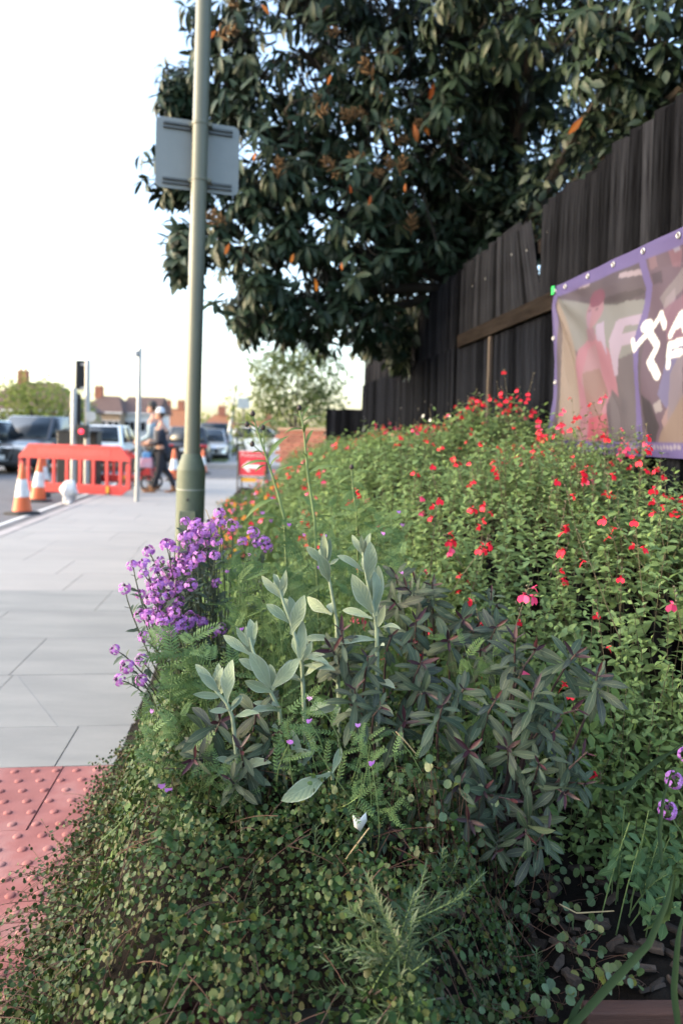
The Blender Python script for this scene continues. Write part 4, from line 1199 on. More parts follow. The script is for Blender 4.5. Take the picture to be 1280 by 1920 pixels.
b = MB(); b.prism(ar[::-1], 0, .003, Matrix.Translation((-.01, -.0145, cz - .055)) @ Matrix.Rotation(R(90), 4, 'X')); b.build('arrow', M_refl_w, t, smooth=False)
put('lettering', text_mesh('Pedestrians', .088, mat('sign_lettering', (.62, .50, .52), .5)), t, Matrix.Translation((0, -.016, cz + .145)) @ Matrix.Rotation(R(90), 4, 'X'))
b = MB(); b.box((0, -.002, cz - H_ / 2 - .065), (.26, .01, .07)); b.build('yellow_plate', M_yellow, t, Matrix.Translation((-.06, 0, 0)), smooth=False)
b = MB()
for s_ in (-1, 1): b.tube([(s_ * W_ / 2, .0, cz + H_ / 2), (s_ * W_ / 2, -.06, 0.01)], .014, 8); b.tube([(s_ * W_ / 2, .012, cz + H_ / 2), (s_ * W_ / 2, .35, 0.01)], .014, 8)
b.tube([(-W_ / 2, -.03, .2), (W_ / 2, -.03, .2)], .012, 8); b.build('stand', M_blackpl, t)

# ---- far lamp post, far sign
p0 = at(436, 862, 33.0); ztop = at(441, 640, 33.0).z
t = thing('lamp_column', (p0.x - .15, 33.0, -.02), 'slender distant lamp column beside the parked cars', 'lamp post')
b = MB(); b.lathe([(.11, 0), (.11, 1.3), (.07, 1.45)], 14); b.build('base_column', M_galv, t)
b = MB(); b.tube([(0, 0, 1.4), (.30, 0, 4.0), (.42, 0, ztop + 2.5)], [.07, .06, .04], 10); b.build('shaft', M_galv, t)
p0 = at(457, 755, 27.0)
t = thing('road_sign', (p0.x, 27.0, -.02), 'back of a small grey-blue road sign on a thin post by the far cars', 'sign')
b = MB(); b.tube([(0, 0, 0), (0, 0, p0.z)], .03, 8); b.build('post', mat('dark_post', (.05, .055, .05), .6), t)
b = MB(); b.box((0, -.05, p0.z), (.46, .012, .40)); b.build('plate', mat('grey_blue_sign_back', (.28, .34, .38), .5), t, bevel=.02)

# ---- houses
M_tile = mat('roof_tiles', (.105, .062, .052), .85, scale=3, col2=(.075, .045, .04), bump=.5, bscale=9)
M_tile_o = mat('orange_roof_tiles', (.28, .115, .055), .85, scale=3, col2=(.20, .085, .045), bump=.5, bscale=9)
M_brick = mat('house_brick', (.33, .24, .16), .9, scale=2, col2=(.26, .19, .125))
M_redbrick = mat('red_house_brick', (.27, .115, .075), .9, scale=2, col2=(.20, .085, .06))
M_render = mat('white_render', (.60, .60, .58), .85, scale=1.5, col2=(.52, .52, .50))
M_upvc = mat('white_window_frame', (.68, .68, .67), .5)
def house(x0, x1, d, yr, ye, label, wall, roof, depth=8.0, hip=True, win=(3, 1), chim=(.3,), dormer=None, base=-.3):
    a, b_ = at(x0, ye, d), at(x1, ye, d); W = b_.x - a.x; ze, zr = (a.z + b_.z) / 2, at((x0 + x1) / 2, yr, d + depth / 2).z
    t = thing('house', ((a.x + b_.x) / 2, d, base), label, 'house', 'houses down the street')
    ze -= base; zr -= base; h = W / 2
    b = MB(); b.box((0, depth / 2, ze / 2), (W, depth, ze)); wo = b.build('wall', wall, t, smooth=False)
    o_ = .35; i = (min(depth / 2, h * .7)) if hip else 0
    b = MB(); b.add([(-h - o_, -o_, ze - .02), (h + o_, -o_, ze - .02), (h + o_, depth + o_, ze - .02), (-h - o_, depth + o_, ze - .02), (-h - o_ + i, depth / 2, zr), (h + o_ - i, depth / 2, zr)], [(0, 1, 5, 4), (1, 2, 5), (2, 3, 4, 5), (3, 0, 4), (3, 2, 1, 0)])
    ro = b.build('roof', roof, t, smooth=False)
    b = MB(); b.box((0, -o_ - .03, ze - .1), (W + 2 * o_, .08, .16)); b.build('gutter', M_upvc, ro, smooth=False)
    for c in chim:
        b = MB(); b.box((-h + c * W, depth * .5, zr + .35), (1.0, .7, 1.5)); b.box((-h + c * W, depth * .5, zr + 1.14), (1.1, .8, .1)); co = b.build('chimney', M_redbrick, ro, smooth=False)
        for k in (-.25, .25): q = MB(); q.lathe([(.12, 0), (.10, .4)], 10, (-h + c * W + k, depth * .5, zr + 1.15)); q.build('chimney_pot', M_tile_o, ro)
    nw, nr = win
    for j in range(nr):
        for k in range(nw):
            xx = -h + W * (k + .5) / nw; hh = min(1.3, ze / nr * .5); zz = ze * (j + .55) / nr
            f = MB(); f.box((xx, -.03, zz), (1.5, .10, hh)); fo = f.build('window', M_upvc, t, smooth=False)
            for s_ in (-.36, .36): g_ = MB(); g_.box((xx + s_, -.085, zz), (.60, .02, hh - .2)); g_.build('pane', M_glass, fo, smooth=False)
    d_ = MB(); d_.box((-h + W * .92, -.04, 1.0), (.95, .10, 2.05)); d_.build('door', mat('green_door', (.04, .12, .10), .5), t, smooth=False)
    return t
house(-60, 142, 72, 716, 768, 'long brown-roofed house behind the pale green tree at the left', M_brick, M_tile, chim=(.35,), win=(5, 2))
house(150, 226, 88, 742, 772, 'sandy brick house with a hipped brown roof beyond the white car', M_brick, M_tile, win=(3, 1), chim=(.2,))
house(228, 290, 90, 744, 774, 'white rendered house with a brown roof behind the man with the pram', M_render, M_tile, win=(2, 1), chim=(), hip=False)
house(292, 352, 105, 766, 800, 'low house with an orange tiled roof behind the two people', M_render, M_tile_o, win=(2, 1), chim=(.15, .6))
house(372, 440, 96, 778, 808, 'house with an orange-red roof and one chimney right of the lamp column', M_render, M_tile_o, win=(3, 1), chim=(.5,))
house(446, 520, 110, 790, 815, 'most distant red-roofed house beyond the small road sign', M_redbrick, M_tile_o, win=(3, 1), chim=(.7,))
# low brick wall with its bricks, beyond the bed
wa, wb = at(524, 830, 13.2), at(612, 830, 12.4)
wv = Vector((wb.x - wa.x, wb.y - wa.y, 0)); WL = wv.length; wtop = at(560, 806, 12.8).z
t = thing('brick_wall', (wa.x, wa.y, 0), 'low red brick garden wall beyond the far end of the flower bed', 'wall', rz=math.atan2(wv.y, wv.x), kind='thing')
b = MB(); b.box((WL / 2, .11, wtop / 2 - .02), (WL - .02, .19, wtop - .05)); b.build('mortar', mat('mortar', (.20, .18, .16), .95, scale=20), t, smooth=False)
bm_ = MB(); bm_.box((0, 0, 0), (.215, .10, .065)); bme = bm_.mesh('brick', mat('red_brick', (.155, .058, .045), .9, scale=14, col2=(.10, .04, .033), rnd=.3, bump=.4, bscale=60), smooth=False)
rows_ = int(wtop / .075)
for j in range(max(0, rows_ - 8), rows_):
    k = 0; x = .11 if j % 2 else 0.0
    while x < WL:
        put('brick', bme, t, Matrix.Translation((x, .045 + rng.uniform(-.002, .002), wtop - .05 - .075 * (rows_ - 1 - j)))); x += .225
b = MB(); b.box((WL / 2, .1, wtop + .01), (WL + .06, .28, .05)); b.build('coping', mat('coping_stone', (.20, .14, .11), .9, scale=8), t, smooth=False, bevel=.006)
reseed(101)
# ================================================================== leaf shapes
TP = {
    'loquat': leaf_tpl(5, 0.34, 'obovate', 0.22, 0.22, 0.08),
    'loquat_flat': leaf_tpl(4, 0.32, 'obovate', 0.12, 0.10),
    'loquat_hang': leaf_tpl(5, 0.30, 'obovate', 0.35, 0.42, 0.1),
    'sage': leaf_tpl(3, 0.62, 'ovate', 0.25, 0.18, 0.0, 0.05),
    'sage_b': leaf_tpl(3, 0.50, 'ovate', 0.35, 0.30),
    'hebe': leaf_tpl(6, 0.29, 'spatula', 0.22, 0.12, 0.10),
    'hebe_b': leaf_tpl(6, 0.25, 'spatula', 0.12, 0.28, 0.05),
    'hebe_bud': leaf_tpl(5, 0.22, 'lance', 0.5, -0.10),
    'round': disc_tpl(8, 0.92, 0.25),
    'round_b': disc_tpl(8, 0.80, -0.35),
    'lance': leaf_tpl(6, 0.20, 'lance', 0.3, 0.35, 0.1),
    'small_lance': leaf_tpl(3, 0.30, 'lance', 0.2, 0.2),
    'needle': leaf_tpl(2, 0.11, 'needle', 0.2, 0.15),
    'felt': leaf_tpl(9, 0.28, 'spatula', 0.38, 0.10, 0.10, 0.16),
    'felt_w': leaf_tpl(9, 0.345, 'spatula', 0.32, 0.08, 0.12, 0.18),
    'felt_n': leaf_tpl(8, 0.27, 'lance', 0.35, -0.08, 0.0, 0.10),
    'vetch': pinnate_tpl(7, 0.36, 0.22, 0.15),
    'ferny': pinnate_tpl(9, 0.26, 0.34, 0.25),
    'oval': leaf_tpl(3, 0.55, 'ovate', 0.2, 0.15),
}
L_loq = leafmat('loquat_leaf', [(0.014, 0.028, 0.015), (0.021, 0.038, 0.022), (0.032, 0.052, 0.032), (0.017, 0.033, 0.019)], vein=(0.055, 0.075, 0.045), trans=0.03, rough=0.45, back=(0.026, 0.036, 0.022), spec=0.2, veinw=0.035)  # underside colour darkened to carry the shade under the crown
L_dark = leafmat('dark_evergreen_leaf', [(0.012, 0.022, 0.013), (0.018, 0.030, 0.018), (0.022, 0.034, 0.018)], trans=0.03, rough=0.5, spec=0.25)
L_oldleaf = leafmat('dying_orange_leaf', [(0.50, 0.12, 0.015), (0.55, 0.19, 0.02), (0.42, 0.09, 0.02)], vein=(0.55, 0.30, 0.08), trans=0.35, rough=0.5)
L_sage = leafmat('sage_leaf', [(0.125, 0.200, 0.072), (0.155, 0.240, 0.088), (0.185, 0.280, 0.108), (0.140, 0.225, 0.100)], vein=(0.15, 0.21, 0.09), trans=0.32, rough=0.6, spec=0.25, back=(0.12, 0.17, 0.085), veinw=0.04)
L_sage_tip = leafmat('young_sage_leaf', [(0.155, 0.235, 0.070), (0.185, 0.270, 0.085), (0.14, 0.220, 0.080)], trans=0.36, rough=0.6, spec=0.25)
L_hebe = leafmat('hebe_leaf', [(0.026, 0.046, 0.027), (0.040, 0.066, 0.038), (0.062, 0.092, 0.060), (0.042, 0.064, 0.034), (0.044, 0.052, 0.046), (0.034, 0.060, 0.036)], vein=(0.10, 0.12, 0.075), trans=0.10, rough=0.5, back=(0.050, 0.076, 0.050), spec=0.25, edge=(0.040, 0.046, 0.036), veinw=0.04, relief=0.4, mottle=0.5)
L_hebe_tip = leafmat('purple_young_leaf', [(0.030, 0.008, 0.013), (0.040, 0.011, 0.018), (0.028, 0.018, 0.022), (0.036, 0.026, 0.030)], vein=(0.05, 0.022, 0.026), trans=0.05, rough=0.5, spec=0.22)
L_felt = leafmat('felted_silver_leaf', [(0.185, 0.238, 0.160), (0.215, 0.268, 0.185), (0.155, 0.210, 0.138)], vein=(0.25, 0.30, 0.205), trans=0.10, rough=0.95, spec=0.05, edge=(0.29, 0.34, 0.28), veinw=0.022, mottle=0.2, back=(0.15, 0.20, 0.11), sheen=0.15, relief=0.6)
L_vine = leafmat('wire_vine_leaf', [(0.019, 0.044, 0.011), (0.028, 0.060, 0.014), (0.037, 0.074, 0.022), (0.022, 0.050, 0.016), (0.048, 0.060, 0.011), (0.029, 0.058, 0.026), (0.040, 0.038, 0.010), (0.021, 0.047, 0.014)], trans=0.15, rough=0.5, spec=0.22, mottle=0.15)
L_vine_big = leafmat('big_round_leaf', [(0.050, 0.090, 0.032), (0.075, 0.118, 0.040), (0.060, 0.105, 0.055), (0.11, 0.13, 0.03)], vein=(0.09, 0.13, 0.06), trans=0.2, rough=0.4, spec=0.4, veinw=0.03)
L_herb = leafmat('herb_leaf', [(0.070, 0.125, 0.035), (0.100, 0.165, 0.045), (0.085, 0.145, 0.050)], trans=0.3, rough=0.6, spec=0.2)
L_ferny = leafmat('ferny_leaf', [(0.075, 0.130, 0.042), (0.100, 0.160, 0.055), (0.068, 0.125, 0.046)], trans=0.3, rough=0.6, spec=0.2)
L_vetch = leafmat('vetch_leaf', [(0.080, 0.145, 0.055), (0.100, 0.175, 0.060), (0.070, 0.130, 0.055)], trans=0.3, rough=0.6, spec=0.2)
L_grey = leafmat('wallflower_leaf', [(0.070, 0.100, 0.072), (0.085, 0.115, 0.085), (0.055, 0.085, 0.055)], trans=0.15, rough=0.6, spec=0.2)
L_rose = leafmat('rosemary_needle', [(0.028, 0.054, 0.022), (0.038, 0.066, 0.029), (0.048, 0.078, 0.036)], trans=0.10, rough=0.5, spec=0.3)
L_iris = leafmat('strap_leaf', [(0.018, 0.036, 0.014), (0.023, 0.042, 0.015)], trans=0.15, rough=0.6, spec=0.15, mottle=0.3)
L_knap = leafmat('knapweed_leaf', [(0.080, 0.130, 0.040), (0.100, 0.155, 0.052)], vein=(0.15, 0.20, 0.09), trans=0.25, rough=0.6, spec=0.2, veinw=0.04)
M_green_stem = mat('green_stem', (0.13, 0.19, 0.075), 0.6, scale=30, col2=(0.09, 0.14, 0.05))
M_sage_stem = mat('sage_stem', (0.085, 0.080, 0.040), 0.7, scale=30, col2=(0.06, 0.045, 0.03))
M_red_stem = mat('wiry_red_stem', (0.075, 0.035, 0.022), 0.7, scale=30, col2=(0.045, 0.024, 0.016))
M_wood_stem = mat('woody_stem', (0.060, 0.045, 0.035), 0.85, scale=20, bump=0.4)
M_dark_stem = mat('purple_brown_stem', (0.045, 0.028, 0.030), 0.7, scale=20)
M_felt_stem = mat('felted_stem', (0.24, 0.29, 0.21), 0.95, scale=30, spec=0.05, col2=(0.18, 0.23, 0.16))
M_bark = mat('tree_bark', (0.040, 0.033, 0.027), 0.9, scale=6, bump=0.8, bscale=14, col2=(0.018, 0.015, 0.013))
def petalmat(name, cols, trans=0.3):
    return leafmat(name, cols, trans=trans, rough=0.55, spec=0.2, mottle=0.0)
P_red = petalmat('red_petal', [(0.62, 0.018, 0.045), (0.70, 0.025, 0.06), (0.55, 0.012, 0.035)])
P_pink = petalmat('pink_petal', [(0.66, 0.06, 0.16), (0.72, 0.10, 0.22), (0.60, 0.04, 0.13)])
P_white = petalmat('white_petal', [(0.70, 0.70, 0.66), (0.66, 0.66, 0.64)])
P_mauve = petalmat('mauve_petal', [(0.35, 0.135, 0.45), (0.41, 0.175, 0.50), (0.47, 0.235, 0.55), (0.28, 0.095, 0.38)])
P_violet = petalmat('violet_petal', [(0.36, 0.14, 0.50), (0.42, 0.20, 0.56)])
P_orange = petalmat('orange_petal', [(0.62, 0.28, 0.03), (0.58, 0.20, 0.04)])
M_calyx = mat('calyx', (0.070, 0.035, 0.035), 0.7, scale=40, col2=(0.07, 0.07, 0.03))
M_bud = mat('dark_bud', (0.030, 0.022, 0.022), 0.7, scale=60, bump=0.5, bscale=300)

def stems(parent, paths, m, name='stem', n=5, single=True, kind=None):
    """paths: list of (points, radius list)"""
    if not paths: return
    if single:
        for p, r in paths:
            b = MB(); b.tube(p, r, n); b.build(name, m, parent, None, 'world')
    else:
        b = MB()
        for p, r in paths: b.tube(p, r, n)
        o = b.build(name, m, parent, None, 'world')
        if kind: o['kind'] = kind
def bez(p0, p1, p2, n=6):
    p0, p1, p2 = Vector(p0), Vector(p1), Vector(p2)
    return [(1 - t) ** 2 * p0 + 2 * t * (1 - t) * p1 + t * t * p2 for t in (i / n for i in range(n + 1))]
def along(pts, t):
    t = max(0, min(0.9999, t)) * (len(pts) - 1); i = int(t)
    return pts[i].lerp(pts[i + 1], t - i), (pts[i + 1] - pts[i]).normalized()

reseed(102)
# ================================================================== big evergreen tree behind the fence
def crown_blobs(spec):
    return [(np.array(at(x, y, d)), np.array(rr) * d / F) for x, y, d, rr in spec]
def tree():
    base = Vector((1.75, 7.3, 0.0))
    root = thing('loquat_tree', base, 'big dark evergreen tree with long drooping leaves hanging over the black fence', 'tree')
    blobs = crown_blobs([
        (560, 90, 6.2, (215, 190, 160)), (500, 290, 6.0, (150, 150, 150)), (470, 460, 6.0, (110, 120, 120)),
        (350, 325, 5.9, (95, 52, 80)), (345, 470, 5.9, (40, 55, 50)), (335, 180, 6.2, (40, 60, 50)), (620, 420, 6.2, (190, 170, 170)), (500, 585, 6.1, (95, 70, 110)), (640, 610, 6.5, (120, 95, 130)),
        (760, 250, 6.4, (200, 210, 200)), (780, 500, 7.2, (130, 130, 170)), (720, 650, 7.4, (65, 70, 100)),
        (700, -60, 6.2, (320, 150, 220)), (1060, -300, 4.6, (400, 170, 260)), (1430, 40, 3.9, (120, 260, 220)), (980, 60, 5.6, (220, 130, 190)), (1010, 300, 6.6, (200, 130, 200)), (1200, 60, 4.7, (190, 130, 170)),  # masses above and right of view are added to shade the right-hand crown
        (1200, 215, 5.0, (150, 90, 130)), (900, 420, 7.0, (140, 110, 160)), (420, 130, 6.3, (75, 120, 100)), (900, 170, 6.6, (160, 100, 160))])
    trunk = bez(base, base + Vector((-0.1, 0.0, 1.4)), base + Vector((-0.25, -0.15, 2.6)), 6)
    limbs = []
    fork = trunk[-1]
    tips = []
    for c, r in blobs:
        c = Vector(c)
        mid = fork.lerp(c, 0.5) + Vector((0, 0, 0.25 * (c - fork).length * 0.4))
        p = bez(fork, mid, c, 6); L = len(p)
        limbs.append((p, [0.055 * (1 - i / L) + 0.014 for i in range(L)]))
    b = MB(); b.tube(trunk, [0.17, 0.15, 0.14, 0.13, 0.125, 0.12, 0.11], 12); b.build('trunk', M_bark, root, None, 'world')
    for p, r in limbs:
        b = MB(); b.tube(p, r, 7); b.build('limb', M_bark, root, None, 'world')
    lv, twigs = Leaves(), []
    ros = []
    for bi, (c, r) in enumerate(blobs):
        vol = r[0] * r[1] * r[2]
        n = int((50 + 235 * vol ** 0.72) * (0.72 if bi in (0, 1, 2) else 1.08))
        for _ in range(n):
            u = unit(rng.normal(0, 1, 3)) * (rng.uniform(0.25, 1.0) ** 0.55)
            lump = 1 + 0.16 * math.sin(u[0] * 7 + bi) * math.sin(u[2] * 8 + 2 * bi)
            p = c + u * r[[0, 2, 1]] * lump
            if rng.uniform() < 0.12 and p[2] < 1.9: continue
            if p[0] > fence_x(p[1]) - 0.1 or p[2] > 2.0:
                ros.append((p, u, bi))
    for p, u, bi in ros:
        ax = unit(np.array([u[0] * 0.8 - 0.1, u[1] * 0.8 - 0.25, 0.35 + 0.5 * u[2]]) + rng.normal(0, 0.35, 3))
        nl = int(rng.integers(6, 11))
        q0 = rng.uniform(0, 6.28)
        e1 = unit(np.cross(ax, [0.2, 0.3, 0.9])); e2 = np.cross(ax, e1)
        ph = q0 + np.arange(nl) * 2.4
        out = np.cos(ph)[:, None] * e1 + np.sin(ph)[:, None] * e2
        D = unit(out + ax * 0.35 + np.array([0, 0, -1.0]) * rng.uniform(0.25, 1.2, nl)[:, None] + rng.normal(0, .18, (nl, 3)))
        N = ax + 0.4 * np.array([0, 0, 1.0]) + 0.3 * out
        T = p + ax * 0.0 - ax * (np.arange(nl) * 0.010)[:, None] + out * 0.012
        kk = rng.choice(['loquat', 'loquat_hang', 'loquat_flat'], p=[.4, .35, .25])
        lv.add(kk, T, D, N, rng.uniform(0.105, 0.185, nl) * (1.0 if bi not in (17, 18) else 0.95))
        if rng.uniform() < 0.5:
            c = blobs[bi][0]
            a = Vector(p) - Vector(ax) * 0.25 + Vector(rng.normal(0, .05, 3))
            m_ = Vector(p).lerp(Vector(c), rng.uniform(0.35, 0.7))
            twigs.append((bez(Vector(p), a, m_, 3), [0.005, 0.006, 0.008, 0.011]))
    stems(root, twigs, M_bark, 'twigs', 4, False, 'stuff')
    lv.emit(root, TP, [L_loq], 'leaf', 300, 'foliage', 22.0)
    # old leaves turning orange
    for x, y, d, L in ((775, 250, 5.7, .14), (793, 245, 5.7, .10), (1090, 240, 4.3, .12), (480, 293, 5.3, .07), (760, 352, 5.6, .07), (655, 355, 5.5, .07), (590, 535, 5.5, .10), (550, 485, 5.5, .08), (695, 376, 5.5, .08), (430, 468, 5.3, .09), (812, 172, 5.7, .13), (490, 20, 5.6, .09), (620, 150, 5.6, .08), (405, 70, 5.5, .10), (745, 232, 5.7, .08), (640, 500, 5.6, .06)):
        p = at(x, y, d)
        D, N = unit(np.array([rng.normal(0, .45), -0.2, -1.0])), np.array([rng.normal(0, .5), -1.0, 0.3])
        Mx = frames(D[None], N[None])[0] * L
        M = Matrix(((*Mx[0], p.x), (*Mx[1], p.y), (*Mx[2], p.z + L * .5), (0, 0, 0, 1)))
        put('leaf', tpl_mesh('loquat', TP['loquat'], L_oldleaf), root, M, 'world')['label'] = 'old leaf turned orange'
    # dry brown flower heads at the shoot ends
    Mp = mat('dry_flower_head', (0.15, 0.085, 0.035), 0.9, scale=40, bump=0.6, bscale=150, col2=(0.085, 0.05, 0.022))
    pm = []
    for v_ in range(3):
        b = MB()
        b.tube([(0, 0, 0), (0, 0.01, 0.16)], [0.006, 0.004], 5)
        for k in range(15):
            z = 0.02 + 0.13 * k / 15; a = k * 2.4 + v_
            L = 0.075 * (1 - 0.55 * k / 15)
            d = Vector((math.cos(a), math.sin(a), 0.55)).normalized()
            b.tube([Vector((0, 0, z)), Vector((0, 0, z)) + d * L * .5, Vector((0, 0, z)) + d * L + Vector((0, 0, .01))], [0.005, 0.009, 0.004], 5)
        pm.append(b.mesh('flower_head', Mp))
    spots = [(700, 150, 5.6), (730, 120, 5.7), (715, 190, 5.6), (600, 190, 5.6), (590, 215, 5.5), (650, 312, 5.5), (630, 320, 5.5), (690, 325, 5.5), (735, 322, 5.6), (750, 330, 5.6), (690, 300, 5.6), (520, 335, 5.5), (410, 425, 5.3), (425, 420, 5.4), (405, 70, 5.5), (735, 270, 5.7), (800, 240, 5.8), (770, 440, 5.9), (690, 215, 5.6), (450, 20, 5.7), (640, 60, 5.6), (660, 230, 5.6), (715, 250, 5.6)]
    for x, y, d in spots:
        q = Vector((rng.normal(0, 1), -0.7 + rng.normal(0, .4), 0.5 + rng.normal(0, .5))).normalized().to_track_quat('Z', 'Y').to_matrix().to_4x4()
        put('flower_head', pm[int(rng.integers(3))], root, Matrix.Translation(at(x, y, d)) @ q @ Matrix.Scale(rng.uniform(.7, 1.1), 4), 'world')
tree()
def leafy_mass(name, base, spec, label, cat, m, key, size, dens, n_single=0, trunk=None, group=None, hang=0.5, min_z=0.1, stemmat=None, limbs=True, kind=None, behind=False):
    """shrub or tree: crown of leaves round a few limbs"""
    root = thing(name, base, label, cat, group)
    blobs = crown_blobs(spec)
    base = Vector(base)
    lv = Leaves()
    ctr = sum((Vector(c) for c, r in blobs), Vector()) / len(blobs)
    fork = base.lerp(ctr, 0.55); fork.z = max(base.z + 0.1, (base.z + ctr.z) * 0.45)
    tr = trunk or 0.05
    b = MB(); p = bez(base, base.lerp(fork, .5) + Vector((0.02, 0, 0)), fork, 4); b.tube(p, [tr, tr * .9, tr * .85, tr * .8, tr * .7], 8); b.build('trunk', stemmat or M_bark, root, None, 'world')
    if limbs:
        for c, r in blobs:
            b = MB(); p = bez(fork, fork.lerp(Vector(c), .5) + Vector((0, 0, .1 * (Vector(c) - fork).length)), Vector(c), 5)
            b.tube(p, [tr * .55, tr * .45, tr * .4, tr * .3, tr * .25, tr * .2], 6); b.build('limb', stemmat or M_bark, root, None, 'world')
    for bi, (c, r) in enumerate(blobs):
        R3 = r[[0, 2, 1]]
        n = int(dens * (R3[0] * R3[1] + R3[0] * R3[2] + R3[1] * R3[2]) / (size * size))
        u = unit(rng.normal(0, 1, (n, 3))) * rng.uniform(0.3, 1.0, (n, 1)) ** 0.5
        lump = 1 + 0.2 * np.sin(u[:, :1] * 8 + bi) * np.sin(u[:, 2:] * 9 + 2 * bi) + rng.normal(0, .05, (n, 1))
        P = c + u * R3 * lump
        k = P[:, 2] > min_z
        if behind: k &= P[:, 0] > fence_x(P[:, 1]) + 0.25
        P, u = P[k], u[k]
        D = u + rng.normal(0, .6, P.shape) + np.array([0, 0, -hang])
        lv.add(key, P, D, u + rng.normal(0, .5, P.shape) + np.array([0, 0, .5]), size * rng.uniform(.65, 1.25, len(P)))
    lv.emit(root, TP, [m], 'leaf', n_single, 'foliage')
    if kind: root['kind'] = kind
    return root
# dense evergreen growth that closes the view behind the fence
leafy_mass('laurel_hedge', (1.9, 6.2, 0.05), [(780, 560, 8.0, (150, 120, 150)), (900, 500, 7.4, (170, 130, 170)), (1010, 420, 6.4, (170, 110, 170)), (1150, 350, 5.2, (200, 130, 170)), (1260, 280, 4.6, (180, 140, 170)), (860, 400, 7.9, (150, 110, 150)), (760, 650, 9.2, (100, 90, 120)), (1040, 560, 6.0, (200, 150, 180))],
           'dense dark evergreen hedge rising close behind the black fence', 'hedge', L_dark, 'oval', 0.085, 3.2, 0, 0.06, min_z=0.3, behind=True)

reseed(103)
# ================================================================== red sage along the fence
def sage_left(Y): return np.interp(Y, [1.5, 1.7, 1.9, 2.2, 2.6, 3, 4, 5, 6, 8, 10], [1.10, 0.82, 0.57, 0.39, 0.30, 0.24, 0.16, 0.10, 0.08, 0.08, 0.12])
def sage_top(Y): return np.interp(Y, [1.5, 2.0, 2.6, 3.3, 3.9, 4.5, 5.5, 7, 9, 10], [0.80, 0.95, 1.06, 1.13, 1.24, 1.14, 1.10, 1.06, 1.00, 0.95])
def sage_h(v, Y):
    s_ = np.maximum(v - sage_left(Y), 0)
    und = 0.05 * np.sin(v * 6.5 + Y * 3.1) + 0.04 * np.sin(v * 3.1 - Y * 5.3)
    return 0.22 + (sage_top(Y) - 0.22) * (1 - np.exp(-s_ / 0.22)) + und
def flower_mesh(pet, key):
    """two-lipped sage flower: tube, hood and a broad two-lobed lower lip; points along +Y"""
    b = MB()
    b.cur = 1; b.tube([(0, 0, 0), (0, 0.30, 0.02)], [0.05, 0.085], 6)
    b.cur = 0; b.tube([(0, 0.28, 0.02), (0, 0.56, 0.05)], [0.06, 0.10], 6, False)
    b.add([(-0.10, 0.54, 0.10), (0.10, 0.54, 0.10), (0.12, 0.75, 0.20), (0, 0.86, 0.16), (-0.12, 0.75, 0.20)], [(0, 1, 2, 3, 4)])
    for sx in (-1, 1):
        b.add([(0, 0.54, -0.04), (sx * 0.14, 0.56, -0.02), (sx * 0.38, 0.66, -0.16), (sx * 0.42, 0.72, -0.42), (sx * 0.22, 0.74, -0.60), (0, 0.70, -0.42)], [(0, 1, 2, 5), (5, 2, 3, 4)] if sx > 0 else [(5, 2, 1, 0), (4, 3, 2, 5)])
    me = b.mesh('flower', [pet, M_calyx], angle=180)
    me.uv_layers.new(name='UVMap')
    return me
FL = {k: flower_mesh(m, k) for k, m in (('red', P_red), ('pink', P_pink), ('white', P_white))}
def put_flower(parent, p, d, size, kind):
    q = Vector(d).to_track_quat('Y', 'Z').to_matrix().to_4x4()
    return put('flower', FL[kind], parent, Matrix.Translation(p) @ q @ Matrix.Scale(size, 4), 'world')
SAGE = [(1.55, 2.02, 'nearest red sage bush, low leafy front beside the dark purple shrub', 620, 20),
        (2.02, 2.45, 'red sage bush with sprays of scarlet flowers just behind the purple-tipped shrub', 560, 42),
        (2.45, 2.95, 'tall leafy red sage bush under the lower hem of the gym banner', 480, 30),
        (2.95, 3.6, 'red sage bush in front of the left part of the banner', 430, 30),
        (3.6, 4.4, 'tallest red sage bush, reaching up beside the left edge of the banner', 390, 42),
        (4.4, 5.4, 'red sage bush below the pale fence batten, with two white flowers', 330, 50),
        (5.4, 6.8, 'blurred red sage bush along the dark middle of the fence', 260, 60),
        (6.8, 9.9, 'farthest red sage bush, near the short return fence', 190, 80)]
